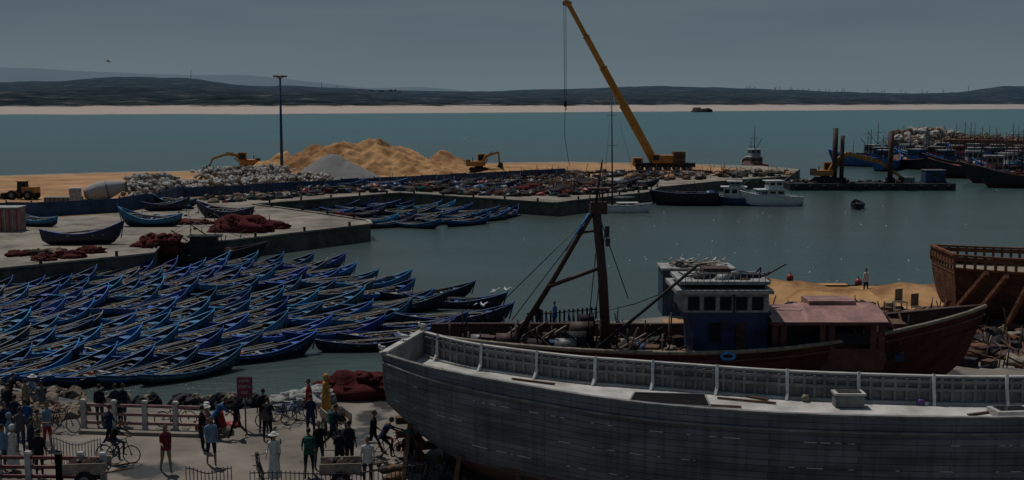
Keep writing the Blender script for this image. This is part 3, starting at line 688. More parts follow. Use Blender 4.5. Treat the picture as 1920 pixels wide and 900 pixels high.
for (u,v,ang,L,hm,cm) in ((1625,312,150,14,M_bluem,M_bluem),(1648,305,40,13,M_bluepaint,M_whited),(1665,318,60,14,M_bluem,M_bluem),(1700,316,120,12,M_black,M_bluem),(1690,303,100,12,M_bluem,M_white),(1735,310,140,12,M_bluepaint,M_red),(1760,318,100,12,M_bluem,M_bluem),(1800,322,170,12,M_black,M_whited),(1830,334,165,14,M_black,M_redroof),(1868,326,110,13,M_bluem,M_white),(1905,344,160,15,M_black,M_bluem),(1790,306,80,12,M_bluepaint,M_orange),(1825,312,70,12,M_red,M_whited),(1850,312,95,12,M_bluem,M_bluem),(1880,312,120,12,M_bluepaint,M_red),(1895,320,85,12,M_black,M_bluem),(1925,352,170,13,M_black,M_whited),(1925,318,100,13,M_bluem,M_white),(1960,330,120,13,M_bluepaint,M_bluem),(1770,300,60,11,M_red,M_bluem),(1815,302,110,11,M_bluem,M_whited),(1865,304,80,11,M_red,M_red),(1905,306,95,11,M_bluem,M_orange)):
    L*=1.15
    vessel('fishing_trawler',P(u,v),math.radians(ang),L,2.3,2.1,3.9,2.6,hm,M_black if hm is not M_black else M_redship,M_bluel if hm is not M_black else M_redship,[(-L*.2,0,0,3.2,2.7,2.6,cm,True,M_whited)],[(-L*.05,R.uniform(6,9),.13,M_mast,1.2),(-L*.33,R.uniform(4,7),.1,M_dark,.6),(L*.2,R.uniform(3.5,6),.09,M_dark,0)],extra=ext_clut(L,2.1,28,int(u),gear2,1.1))
for (u,v,ang,sc_) in ((285,424,178,1.02),(152,458,8,1.05),(70,424,165,.8),(425,408,172,.95),(310,395,15,.8),(330,388,175,.8)):
    o=inst('beached_rowing_boat',fd[0] if v!=424 else fm[3],P(u,v,ZQ)+Vector((0,0,.2)),math.radians(ang),(sc_*.95,sc_*1.1,sc_*1.5)); o.rotation_euler[0]=-.12
vessel('dark_fishing_boat',P(380,493),math.radians(8),10.5,1.7,.9,1.9,1.5,M_black,M_black,M_dark,[(0.2,0,0,2.6,1.7,1.9,M_black,True,M_dark)],[(1.2,4.2,.06,M_dark,.7),(-1,3.6,.06,M_dark,.5)],extra=ext_clut(10,1.4,40,33,[M_dark,M_black,M_netg,M_net],.9),transom=.5)
# ---------------------------------------------------------------- yard ground
yard=[(-900,660),(-200,700),(0,722),(150,752),(390,772),(520,762),(640,750),(700,738),(760,690),(830,642),(960,628),(1090,608),(1180,600),(1262,592),(1385,578),(1395,547),(1500,539),(1760,541),(1920,531),(2600,520)]
pts=[P(u,v,ZY) for u,v in yard]; pts+=[Vector((90,-8,0)),Vector((-60,-8,0))]
def yard_mat():
    m=mat('yard_ground',(0.16,0.14,0.122),.9,.45,.25,bump=.25,bscale=5,detail=12); nt=m.node_tree;n=nt.nodes;l=nt.links
    b=n['Principled BSDF']; nz=n.new('ShaderNodeTexNoise'); nz.inputs['Scale'].default_value=.35; nz.inputs['Detail'].default_value=4
    tc=n.new('ShaderNodeTexCoord'); l.new(tc.outputs['Object'],nz.inputs['Vector'])
    mr=n.new('ShaderNodeMapRange'); mr.inputs['From Min'].default_value=.56; mr.inputs['From Max'].default_value=.63; l.new(nz.outputs['Fac'],mr.inputs[0])
    old=b.inputs['Base Color'].links[0].from_socket; mx=n.new('ShaderNodeMixRGB'); mx.inputs['Color2'].default_value=(.055,.052,.05,1)
    l.new(mr.outputs[0],mx.inputs['Fac']); l.new(old,mx.inputs['Color1']); l.new(mx.outputs[0],b.inputs['Base Color'])
    m2=n.new('ShaderNodeMapRange'); m2.inputs['To Min'].default_value=.9; m2.inputs['To Max'].default_value=.2; l.new(mr.outputs[0],m2.inputs[0]); l.new(m2.outputs[0],b.inputs['Roughness'])
    return m
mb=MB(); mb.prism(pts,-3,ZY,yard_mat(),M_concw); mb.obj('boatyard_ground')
sandy=[(1240,600),(1390,582),(1400,551),(1500,543),(1760,545),(1920,535),(2500,530),(2500,640),(1800,660),(1300,650)]
mb=MB(); mb.prism([P(u,v,ZY+.006) for u,v in sandy],ZY+.002,ZY+.02,M_sand,M_sand); mb.obj('sand_yard')
for i,(u,v,h) in enumerate(((1440,552,1.3),(1520,560,.7),(1700,556,1.1),(1620,556,.5))):
    c=P(u,v,ZY); heap('sand_heap',c.x,c.y,[(0,0,h,4.5),(2,1,h*.7,4)],(7,5.5),M_sandp,ZY,36,.25)
# ---------------------------------------------------------------- grey wooden ship
def plank_mat(name,col,red=None,seam=(.05,.05,.05)):
    m=bpy.data.materials.new(name); m.use_nodes=True; nt=m.node_tree;n=nt.nodes;l=nt.links
    b=n['Principled BSDF']; b.inputs['Roughness'].default_value=.8; b.inputs['Specular IOR Level'].default_value=.15
    uv=n.new('ShaderNodeUVMap'); br=n.new('ShaderNodeTexBrick'); br.inputs['Scale'].default_value=1; br.inputs['Brick Width'].default_value=5.2; br.inputs['Row Height'].default_value=.21; br.inputs['Mortar Size'].default_value=.009; br.inputs['Mortar Smooth'].default_value=.3
    br.inputs['Color1'].default_value=(*col,1); br.inputs['Color2'].default_value=(*[c*.74 for c in col],1); br.inputs['Mortar'].default_value=(*seam,1)
    l.new(uv.outputs[0],br.inputs['Vector'])
    nz=n.new('ShaderNodeTexNoise'); nz.inputs['Scale'].default_value=.8; nz.inputs['Detail'].default_value=10; mp=n.new('ShaderNodeMapping'); mp.inputs['Scale'].default_value=(.5,2.5,1); l.new(uv.outputs[0],mp.inputs[0]); l.new(mp.outputs[0],nz.inputs['Vector'])
    c=n.new('ShaderNodeValToRGB'); c.color_ramp.elements[0].color=(.5,.5,.51,1); c.color_ramp.elements[1].color=(1.15,1.15,1.15,1); c.color_ramp.elements[0].position=.3; c.color_ramp.elements[1].position=.7; l.new(nz.outputs['Fac'],c.inputs[0])
    mx=n.new('ShaderNodeMixRGB'); mx.blend_type='MULTIPLY'; mx.inputs['Fac'].default_value=1; l.new(br.outputs['Color'],mx.inputs['Color1']); l.new(c.outputs[0],mx.inputs['Color2'])
    nz3=n.new('ShaderNodeTexNoise'); nz3.inputs['Scale'].default_value=1.0; nz3.inputs['Detail'].default_value=5; mp3=n.new('ShaderNodeMapping'); mp3.inputs['Scale'].default_value=(4,.25,1); l.new(uv.outputs[0],mp3.inputs[0]); l.new(mp3.outputs[0],nz3.inputs['Vector'])
    c3=n.new('ShaderNodeValToRGB'); c3.color_ramp.elements[0].color=(.68,.67,.66,1); c3.color_ramp.elements[1].color=(1,1,1,1); c3.color_ramp.elements[0].position=.36; c3.color_ramp.elements[1].position=.52; l.new(nz3.outputs['Fac'],c3.inputs[0])
    mx9=n.new('ShaderNodeMixRGB'); mx9.blend_type='MULTIPLY'; mx9.inputs['Fac'].default_value=.8; l.new(mx.outputs[0],mx9.inputs['Color1']); l.new(c3.outputs[0],mx9.inputs['Color2'])
    out=mx9.outputs[0]
    sx=n.new('ShaderNodeSeparateXYZ'); l.new(uv.outputs[0],sx.inputs[0])
    if red:
        br2=n.new('ShaderNodeTexBrick'); br2.inputs['Scale'].default_value=1; br2.inputs['Brick Width'].default_value=400; br2.inputs['Row Height'].default_value=.84; br2.inputs['Mortar Size'].default_value=.014
        br2.inputs['Color1'].default_value=(0,0,0,1); br2.inputs['Color2'].default_value=(0,0,0,1); br2.inputs['Mortar'].default_value=(1,1,1,1); l.new(uv.outputs[0],br2.inputs['Vector'])
        nz2=n.new('ShaderNodeTexNoise'); nz2.inputs['Scale'].default_value=1.7; nz2.inputs['Detail'].default_value=2; mp2=n.new('ShaderNodeMapping'); mp2.inputs['Scale'].default_value=(1,.8,1); l.new(uv.outputs[0],mp2.inputs[0]); l.new(mp2.outputs[0],nz2.inputs['Vector'])
        gt=n.new('ShaderNodeMath'); gt.operation='GREATER_THAN'; gt.inputs[1].default_value=.56; l.new(nz2.outputs['Fac'],gt.inputs[0])
        ml=n.new('ShaderNodeMath'); ml.operation='MULTIPLY'; l.new(br2.outputs['Color'],ml.inputs[0]); l.new(gt.outputs[0],ml.inputs[1])
        mx2=n.new('ShaderNodeMixRGB'); mx2.inputs['Color2'].default_value=(.5,.51,.51,1); l.new(ml.outputs[0],mx2.inputs['Fac']); l.new(out,mx2.inputs['Color1']); out=mx2.outputs[0]
        mr=n.new('ShaderNodeMath'); mr.operation='MULTIPLY_ADD'; mr.inputs[1].default_value=1.6; l.new(nz.outputs['Fac'],mr.inputs[0]); l.new(sx.outputs['Y'],mr.inputs[2])
        g2=n.new('ShaderNodeMapRange'); g2.inputs['From Min'].default_value=red; g2.inputs['From Max'].default_value=red+.25; l.new(mr.outputs[0],g2.inputs[0])
        mx3=n.new('ShaderNodeMixRGB'); mx3.inputs['Color2'].default_value=(.085,.045,.04,1); l.new(g2.outputs[0],mx3.inputs['Fac']); l.new(out,mx3.inputs['Color1']); out=mx3.outputs[0]
    l.new(out,b.inputs['Base Color'])
    bp=n.new('ShaderNodeBump'); bp.inputs['Strength'].default_value=.6; bp.inputs['Distance'].default_value=.02; bp.invert=True
    l.new(br.outputs['Fac'],bp.inputs['Height']); l.new(bp.outputs[0],b.inputs['Normal'])
    return m
M_plank=plank_mat('grey_hull_planks',(0.165,0.18,0.20),red=3.9,seam=(.035,.035,.04))
near=[(-4.85,45.0),(-2.8,42.9),(0.7,40.1),(3.0,38.5),(5.5,37.35),(9.5,36.4),(15.0,36.1),(19.0,37.0),(22.5,39.2),(24.5,41.5)]
far=[(-3.67,49.6),(-1.6,47.6),(2.07,45.3),(4.2,44.5),(6.46,43.7),(10.3,42.5),(15.8,41.7),(19.6,41.6),(22.8,41.8),(24.6,41.9)]
def resamp(pl,N):
    pl=[Vector((a,b,0)) for a,b in pl]; d=[0]
    for a,b_ in zip(pl,pl[1:]): d.append(d[-1]+(b_-a).length)
    out=[]
    for i in range(N+1):
        s=d[-1]*i/N
        for k in range(len(pl)-1):
            if s<=d[k+1]+1e-6:
                t=(s-d[k])/(d[k+1]-d[k])
                p0=pl[max(0,k-1)];p1=pl[k];p2=pl[k+1];p3=pl[min(len(pl)-1,k+2)]
                if k==0:p0=p1*2-p2
                if k==len(pl)-2:p3=p2*2-p1
                out.append(.5*((2*p1)+(p2-p0)*t+(2*p0-5*p1+4*p2-p3)*t*t+(3*p1-p0-3*p2+p3)*t**3)); break
    return out,d[-1]
N=40; nr,LN=resamp(near,N); fr,_=resamp(far,N)
ZR=lambda t:5.5+.1*max(0,1-t/.12)**1.5-.0+.5*max(0,t-.7)
ZD=lambda t:ZR(t)-.93
mb=MB(); outer=[];nsec=24
for i in range(N+1):
    t=i/N; a=nr[i].copy();b_=fr[i].copy(); zr=ZR(t); zk=1.5+1.85*max(0,1-t/.17)**1.3+1.2*max(0,t-.85)/.15
    c=(a+b_)/2; row=[]
    for j in range(nsec+1):
        th=math.pi*j/nsec; cs=math.cos(th); sn=math.sin(th)
        yy=math.copysign(abs(cs)**.34,cs); zz=zr-(zr-zk)*sn**1.05
        p=c+(a-c)*yy; p.z=zz
        row.append(p)
    outer.append(row)
UVC={}
def uvc(i,k):
    if (i,k) not in UVC:
        row=outer[min(N,i)]; s=0
        for q in range(1,k+1): s+=(row[q]-row[q-1]).length
        UVC[(i,k)]=(LN*i/N,s)
    return UVC[(i,k)]
mb.loft(outer,M_plank,uv=uvc)
b=len(mb.v); mb.v+=[p.copy() for p in outer[0]]
c=outer[0][0].lerp(outer[0][-1],.5); mb.v.append(c)
for j in range(nsec):
    u1=[( (outer[0][q]-outer[0][0]).length, 5.7-outer[0][q].z) for q in(j,j+1)]
    mb.face([b+j,b+j+1,b+nsec+1],M_plank,False,[u1[0],u1[1],((c-outer[0][0]).length,5.7-c.z)])
T=.12
def inner(i,z,off=T):
    a=nr[i];b_=fr[i]; d=(b_-a).normalized(); p=a+d*off; q=b_-d*off; p=p.copy();q=q.copy();p.z=z;q.z=z; return p,q
mb.loft([[*inner(i,ZD(i/N))] for i in range(1,N+1)],M_deck)
mb.loft([[inner(i,ZD(i/N))[0],inner(i,ZR(i/N))[0]] for i in range(N+1)],M_grayin,sm=True)
mb.loft([[inner(i,ZR(i/N))[1],inner(i,ZD(i/N))[1]] for i in range(N+1)],M_grayin,sm=True)
a0,a1=inner(0,ZR(0)); b0_,b1_=inner(0,ZD(0)); dd=Vector((.14,-.05,0)); mb.v+=[a0+dd,a1+dd,b1_+dd,b0_+dd]; nv=len(mb.v); mb.face([nv-4,nv-3,nv-2,nv-1],M_grayin)
mb.v+=[b0_,b1_,inner(1,ZD(1/N))[1],inner(1,ZD(1/N))[0]]; nv=len(mb.v); mb.face([nv-4,nv-3,nv-2,nv-1],M_deck)
for src in(nr,fr):
    for i in range(N):
        p=src[i].copy();q=src[i+1].copy(); p.z=ZR(i/N)+.03;q.z=ZR((i+1)/N)+.03
        ctr=(nr[i]+fr[i])/2; dv=(ctr-src[i]); dv.z=0; dv.normalize()
        mb.beam(p+dv*.06,q+dv*.06,.18,.06,M_deck if src is fr else M_grayin)
p=nr[0].copy();q=fr[0].copy();p.z=q.z=ZR(0)+.05; mb.beam(p,q,.26,.09,M_deck)
for i in range(1,N):
    for side in(0,1):
        for half in (0,.5):
            pi=inner(i,0,.17)[side]; pj=inner(min(N,i+1),0,.17)[side]; p=pi.lerp(pj,half)
            zz=ZD(i/N); mb.beam((p.x,p.y,zz),(p.x,p.y,zz+.88),.10,.09,M_grayin)
for i in range(N):
    for hz_,w_ in((.50,.07),(.78,.06)):
        p=inner(i,ZD(i/N)+hz_,.20)[1];q=inner(i+1,ZD((i+1)/N)+hz_,.20)[1]; mb.beam(p,q,.05,w_*1.6,M_grayin)
    p=inner(i,ZD(i/N)+.04,.26)[1];q=inner(i+1,ZD((i+1)/N)+.04,.26)[1]; mb.beam(p,q,.22,.08,M_deck)
for k in range(11):
    i=1.4+k*3.15; a_=int(i); f=i-a_
    if a_+1>N: break
    q0=inner(a_,0,.5)[1].lerp(inner(a_+1,0,.5)[1],f); q1=inner(a_,0,.22)[1].lerp(inner(a_+1,0,.22)[1],f); z=ZD(i/N)
    pts_=[Vector((q0.x-.05,q0.y,z)),Vector((q1.x,q1.y-.16,z+.25)),Vector((q1.x,q1.y-.06,z+.6)),Vector((q1.x+.03,q1.y+.05,z+1.03))]
    for s_,e_ in zip(pts_,pts_[1:]): mb.beam(s_,e_+(e_-s_)*.06,.10,.09,M_white)
mb.tube([outer[i][1]+Vector((-.02,-.05,0)) for i in range(N+1)],.05,M_grayin,6)
mb.obj('grey_wooden_ship')
def dk(u,v,z=None):
    z=4.57 if z is None else z; return P(u,v,z)
mb=MB(); c0=[dk(1190,738),dk(1322,742),dk(1332,765),dk(1178,757)]
for a_,b_ in zip(c0,c0[1:]+c0[:1]): mb.beam(a_+Vector((0,0,.03)),b_+Vector((0,0,.03)),.06,.07,M_grayin)
b=len(mb.v); mb.v+=[q+Vector((0,0,.02)) for q in c0]; mb.face([b,b+1,b+2,b+3],M_holdshade); mb.obj('deck_hatch')  # flat black face on the deck, painted as the shade inside an open hatch
mb=MB(); p=dk(1590,762); mb.box((0,0,.24),(.98,.55,.44),M_grayin); mb.box((0,0,.47),(1.06,.63,.07),M_deck); mb.box((0,0,.5),(.8,.4,.06),M_dark); mb.obj('deck_box',p+Vector((0,0,.01)),-.02)
mb=MB(); p=dk(1510,753); mb.blob((0,0,.13),.14,M_woodl,1,.03,12,8); mb.tube([(0,0,.24),(0,0,.32)],.03,M_dark,6); mb.obj('float_ball',p)
mb=MB()
for a_,b_ in(((1345,748),(1455,758)),((1330,762),(1390,765)),((1815,780),(1870,773)),((1400,745),(1440,752)),((800,690),(830,694)),((960,712),(1040,722))): mb.beam(dk(*a_)+Vector((0,0,.05)),dk(*b_)+Vector((0,0,.05)),.10,.05,M_wood)
mb.obj('loose_deck_planks')
mb=MB(); p=dk(1895,778); mb.box((0,0,.12),(1.3,.8,.2),M_deck,.1); mb.box((0,0,.235),(1.0,.55,.03),M_glass,.1); mb.obj('deck_skylight',p)
mb=MB(); p=dk(1727,760); mb.blob((0,0,.1),(.14,.1,.12),mat('purple_cloth',(.12,.05,.2)),2,.3); mb.blob((.18,.02,.06),(.1,.08,.07),M_white,3,.3); mb.obj('cloth_bundle',p)
mb=MB(); p=dk(1840,788); mb.blob((0,0,.05),(.3,.12,.06),M_dark,2,.4); mb.obj('rag_heap',p)
mb=MB()
for i in range(2,30,3):
    q=outer[i][8]; mb.beam((q.x-.1,q.y-.1,q.z+.1),(q.x-.3,q.y-1.0,ZY),.16,.16,M_wood)
for i in range(1,34,3):
    q=outer[i][12]
    for kz in range(6):
        if ZY+.15+kz*.27<q.z+.05: mb.box((q.x,q.y,ZY+.14+kz*.27),(.35,1.6,.26),M_wood,.3+(kz%2)*1.5)
mb.obj('hull_support_timbers')
# ---------------------------------------------------------------- red fishing ship on slip
mb=MB(); Lr=25.0; st=station(Lr,3.5,2.35,3.9,2.75,-.2,26,.35,1.0,-.3,.45)
M_rplank=plank_mat('oxide_hull_planks',(0.085,0.024,0.02),seam=(.02,.01,.01))
outr=[section(h,zs,zk,16,.5,.85,x,rk) for x,h,zs,zk,rk in st]
cum=lambda i,k:(Lr*i/26,sum((outr[min(26,i)][q]-outr[min(26,i)][q-1]).length for q in range(1,k+1)))
mb.loft(outr,M_rplank,uv=cum)
inr=[section(max(.01,h-.12),zs,zk+.3,16,.5,.85,x,rk) for x,h,zs,zk,rk in st]; mb.loft([r[::-1] for r in inr],M_mast)
top=[Vector((x+rk,hb*.96,1.75+max(0,zs-2.35)*.8)) for x,hb,zs,zk,rk in st]; mb.loft([top,[Vector((q.x,-q.y,q.z)) for q in top]],M_wood)
for j in(0,16): mb.tube([r[j]+Vector((0,0,.04)) for r in outr],.10,M_woodl if j==16 else M_mast,6); mb.tube([r[j]+Vector((0,0,-.35)) for r in outr],.06,M_redship,6)
b=len(mb.v); mb.v+=outr[0]; mb.face(list(range(b,b+17)),M_redship)
rr=random.Random(5)
OX,OY=8.9,57.3
def Lc(u,v,Y): 
    q=W(u,v,Y); return Vector((q.x-OX,q.y-OY,q.z-ZY-.25))
def wbox(u0,u1,v0,v1,Y,dep,m,taper=1):
    a=Lc(u0,v1,Y);b_=Lc(u1,v0,Y); mb.box(((a.x+b_.x)/2,a.y+dep/2,(a.z+b_.z)/2),(b_.x-a.x,dep,b_.z-a.z),m,taper=taper); return a,b_
a=Lc(1300,662,55.2);b_=Lc(1440,585,55.2)
pr=lambda x0,x1,y0,y1,z:[Vector((x0,y0,z)),Vector((x1,y0,z)),Vector((x1,y1,z)),Vector((x0,y1,z))]
mb.loft([pr(a.x,b_.x,a.y,a.y+3,a.z-.6),pr(a.x-.05,b_.x,a.y,a.y+3,(a.z+b_.z)/2),pr(a.x-.42,b_.x+.1,a.y-.2,a.y+3.2,b_.z)],M_bluepaint,closed=True,sm=False)
wbox(1330,1352,600,640,55.1,.05,M_glass); wbox(1380,1400,600,660,55.1,.05,M_mast)
wbox(1282,1442,552,586,55.0,3.3,M_whited)
for i in range(5):
    u=1290+i*30; wbox(u,u+22,557,582,54.96,.05,M_glass)
wbox(1375,1379,552,586,54.93,.1,M_dark)
wbox(1268,1452,545,552,54.6,4.0,M_whited); wbox(1285,1435,534,545,55.2,2.8,M_dark); wbox(1275,1445,528,534,54.9,3.4,M_whited)
for i in range(14):
    u=1285+i*11.5; wbox(u,u+1.5,512,530,54.9,.05,M_whited)
wbox(1283,1440,512,514,54.9,.05,M_whited); wbox(1315,1375,504,528,56,1.2,M_mast,.85); wbox(1395,1425,515,530,56,1,M_dark)
for i in range(34):
    q=Lc(rr.uniform(1290,1440),530,rr.uniform(55.3,57.8)); s=rr.uniform(.10,.34); mb.blob(q+Vector((0,0,s*.4)),(s*1.4,s,s),rr.choice([M_whited,M_dark,M_wood,M_mast,M_net,M_dark]),i,.4,7,5)
for i in range(12):
    q=Lc(rr.uniform(1290,1430),530,rr.uniform(55.3,57)); mb.beam(q,q+Vector((rr.uniform(-1.6,1.6),0,rr.uniform(.3,.9))),.06,.06,rr.choice([M_woodl,M_dark,M_mast]))
a=Lc(1452,660,54.6); wd_=Lc(1652,660,54.6).x-a.x; zt=Lc(1460,604,54.6).z
mb.box((a.x+wd_/2,a.y+1.6,zt-.02),(wd_+.5,3.9,.14),M_redship)
mb.loft([[Vector((a.x+wd_*f,a.y-.36+y,zt+.06+(.40 if f>.3 else .28)*math.sin(math.pi*y/4.2)+ .12*y/4)) for y in(0,.6,1.2,1.8,2.4,3.0,3.6,4.0)] for f in(-.04,.28,.32,.7,1.04)],M_redroof,sm=False)
mb.box((a.x+wd_*.62,a.y+2.4,zt+.55),(wd_*.45,1.6,.3),M_redroof)
for f in(0,.08,.45,.53,.92,1.0): 
    for yy in(0,3): mb.box((a.x+wd_*f,a.y+yy,(a.z-.8+zt-.1)/2),(.28,.10,zt-.1-a.z+.8),M_redship)
mb.box((a.x+wd_*.27,a.y+.9,(zt+a.z)/2-.3),(wd_*.42,.06,zt-a.z+.6),M_black)
mb.box((a.x+wd_/2,a.y,a.z-.35),(wd_,.08,1.0),M_redship); mb.box((a.x+wd_*.5,a.y+2.9,a.z+.2),(wd_,.08,1.9),M_mast)
mb.box((a.x+wd_*.72,a.y+.002,a.z+.62),(wd_*.36,.05,.5),M_glass)
wl=Lc
mb.tube([wl(1138,680,56),wl(1130,520,56),wl(1117,384,56)],[.24,.22,.20],M_mast,10); mb.tube([wl(1117,384,56),wl(1129,300,56)],[.06,.03],M_dark,6)
wbox(1107,1139,380,402,55.8,.7,M_mast); wbox(1104,1143,353,358,55.7,.9,M_mast)
for u in(1106,1118,1130,1140): mb.tube([wl(u,380,56),wl(u,355,56)],.025,M_mast,4)
mb.tube([wl(1108,402,56),wl(1040,520,57),wl(962,645,58)],[.13,.13,.16],M_mast,8)
mb.tube([wl(1105,400,55.9),wl(1060,470,56.4)],.05,M_bluel,5)
mb.tube([wl(1030,537,57),wl(1122,503,56)],.09,M_mast,6); mb.tube([wl(1085,437,56.4),wl(1118,432,56)],.06,M_mast,6)
mb.tube([wl(1308,497,54.8),wl(1210,580,55),wl(1100,668,55.5)],.07,M_dark,6)
for a_,b_ in(((1110,400),(915,592)),((1120,395),(1178,560)),((1112,400),(960,600)),((1135,430),(1110,650)),((1318,520),(1190,570)),((1190,570),(1100,590)),((1140,640),(1300,500)),((1125,400),(1100,640))):
    mb.tube([wl(*a_,56),wl(*b_,56.5)],.022,M_black,4)
wbox(1135,1143,425,445,55.6,.3,M_black); wbox(1136,1144,448,462,55.6,.3,M_mast)
for (u,v,Y,s,m) in((1090,620,57,.55,M_mast),(1075,640,56.5,.6,M_dark),(1100,600,57.5,.35,M_dark),(1060,650,56,.5,M_steel),(1010,650,57,.5,M_dark),(950,640,58,.5,M_mast),(900,640,59,.45,M_steel)):
    q=Lc(u,v,Y); mb.tube([q-Vector((s,0,0)),q+Vector((s,0,0))],s*.8,m,12); mb.box(q-Vector((0,0,s)),(s*2.2,s*1.4,s*.9),M_dark)
for i in range(230):
    x=rr.uniform(-12,-.9) if i<185 else rr.uniform(7,10.3); hb=2.6 if abs(x)<9 else 1.5
    y=rr.uniform(-hb,hb); s=rr.uniform(.15,.6); m=rr.choice([M_dark,M_mast,M_net,M_wood,M_woodl,M_bluepaint,M_black,M_dark,M_mast,M_rockb]); z=1.75
    t=rr.random()
    if t<.35: mb.box((x,y,z+s*.4),(s*1.3,s,s*.9),m,rr.random()*3)
    elif t<.62: mb.blob((x,y,z+s*.2),(s*1.1,s,s*.6),m,i,.4,8,5)
    elif t<.88: mb.beam((x,y,z+.15),(x+rr.uniform(-2,2),y+rr.uniform(-1,1),z+rr.uniform(.2,1.5)),.08,.08,m)
    else: mb.tube([(x,y,z),(x,y,z+rr.uniform(.8,1.8))],.04,m,5)
wbox(1198,1252,664,674,53.9,.9,M_woodl)
q=Lc(1365,668,53.6); mb.tube([q+Vector((math.cos(t*.5236)*.3,0,math.sin(t*.5236)*.3*.5)) for t in range(13)],.07,M_bluel,6,cap=False)
mb.tube([wl(1688,645,55.5),wl(1655,585,55.5)],.12,M_redship,6); mb.box((9.0,0,2.9),(1.2,1.4,.6),M_wood)
for i in range(7): mb.beam((6.7+i*.5,-1.8+i*.2,2.2),(6.9+i*.5,1.5,3.0+rr.random()*.5),.09,.09,rr.choice([M_wood,M_woodl,M_redship]))
mb.obj('red_fishing_ship',(OX,OY,ZY+.25))
c=P(1256,592,ZY); mb=MB(); a=W(1242,590,c.y); Lx=W(1375,590,c.y).x-a.x; h=3.0
mb.box((Lx/2,1.3,h/2),(Lx,2.6,h),M_cont)
for i in range(16): mb.box((Lx*(i+.5)/16,-.02,h/2),(Lx/32,.06,h-.3),M_cont)
mb.box((Lx/2,-.03,.1),(Lx+.04,.1,.2),M_bluepaint); mb.box((Lx/2,1.3,h+.05),(Lx+.2,2.8,.12),M_whited)
for i in range(24): mb.blob((rr.uniform(.2,Lx-.2),rr.uniform(.3,2.3),h+.15),(rr.uniform(.2,.6),.3,rr.uniform(.08,.2)),rr.choice([M_whited,M_dark,M_woodl]),i,.4,7,5)
for i in range(6): mb.beam((rr.uniform(0,Lx),rr.uniform(.3,2.3),h+.2),(rr.uniform(0,Lx),rr.uniform(.3,2.3),h+.45),.12,.05,M_woodl)
mb.obj('blue_storage_container',(a.x,c.y,ZY))
mb=MB(); bs=W(1755,505,74); Lb=26
st=station(Lb,3.6,3.2,4.6,3.55,.0,24,.72,1.5,-.4,.5)
outb=[section(h,zs,zk,16,.5,.85,x,rk) for x,h,zs,zk,rk in st]
M_bplank=plank_mat('brown_hull_planks',(0.11,0.05,0.028),seam=(.025,.012,.01))
mb.loft(outb,M_bplank,uv=lambda i,k:(Lb*i/24,sum((outb[min(24,i)][q]-outb[min(24,i)][q-1]).length for q in range(1,k+1))))
b=len(mb.v); mb.v+=outb[0]; mb.face(list(range(b,b+17)),M_bwood)
mb.loft([[Vector((x+rk,hb*.97,zs-.25)),Vector((x+rk,-hb*.97,zs-.25))] for x,hb,zs,zk,rk in st],M_woodl)
for i in range(24):
    for sg in(0,16):
        for f in(0,.5):
            p=outb[i][sg].lerp(outb[i+1][sg],f); mb.box(p+Vector((0,0,.42)),(.15,.12,.84),M_bwood)
        p=outb[i][sg];q=outb[i+1][sg]; up=Vector((0,0,.88)); mb.beam(p+up,q+up,.22,.12,M_bwood); mb.beam(p+Vector((0,0,.06)),q+Vector((0,0,.06)),.26,.14,M_bwood); mb.beam(p+Vector((0,0,.66)),q+Vector((0,0,.66)),.06,.24,M_bwood)
p=outb[0][0]+Vector((0,0,.88));q=outb[0][16]+Vector((0,0,.88)); mb.beam(p,q,.24,.14,M_bwood)
for i in range(9):
    r_=p.lerp(q,i/8)-Vector((0,0,.45)); mb.box(r_,(.12,.13,.9),M_bwood)
mb.beam(p-Vector((0,0,.4)),q-Vector((0,0,.4)),.06,.5,M_bwood)
mb.obj('brown_wooden_ship',(bs.x+Lb/2+1.6,bs.y+1.5,ZY+.1),math.radians(-4))
mb=MB()
for a_,b_ in(((1850,512),(1770,605)),((1888,518),(1812,612)),((1930,530),(1880,625)),((1780,560),(1755,612))):
    mb.beam(W(*a_,69.5),P(*b_,ZY),.24,.24,M_bwood)
mb.obj('hull_shoring_poles')
clutter('timber_pile',[(1650,600),(1760,585),(1920,600),(2000,690),(1820,690),(1700,650)],320,1.1,[M_wood,M_woodl,M_bwood,M_dark,M_mast,M_dark],ZY,.8,seed=41)
clutter('boatyard_debris',[(1440,575),(1640,570),(1760,590),(1650,610),(1440,600)],110,.7,[M_wood,M_woodl,M_rockb,M_dark],ZY,.8,seed=42)
clutter('boatyard_debris',[(840,640),(960,626),(1110,606),(1180,610),(1230,640),(900,660)],230,.7,[M_dark,M_wood,M_black,M_dark,M_bluepaint,M_mast],ZY,1.0,seed=43)
mb=MB(); pv=None
for i in range(16):
    p=P(990+i*8.5,612-i*.8,ZY); mb.box(p+Vector((0,0,.4)),(.12,.12,.9),M_dark)
    if i: mb.beam(pv,p+Vector((0,0,.7)),.05,.06,M_dark)
    pv=p+Vector((0,0,.7))
mb.obj('quayside_rail')
for u,v in((1720,590),(1690,580)):
    c=P(u,v,ZY); mb=MB()
    mb.box((0,0,.5),(.6,.6,.06),M_woodl); mb.box((0,.3,.95),(.6,.05,.8),M_woodl)
    for x in(-.25,.25):
        for y in(-.25,.25): mb.tube([(x,y,0),(x,y,.5)],.03,M_woodl,5)
    mb.obj('wooden_chair',c,.4)
for u,v in((1481,527),(1609,536)):
    mb=MB(); mb.blob((0,0,.25),(.3,.3,.36),M_red,2,.03,10,8); mb.tube([(0,0,.5),(0,0,.8)],.05,M_dark,5); mb.obj('red_buoy',P(u,v))
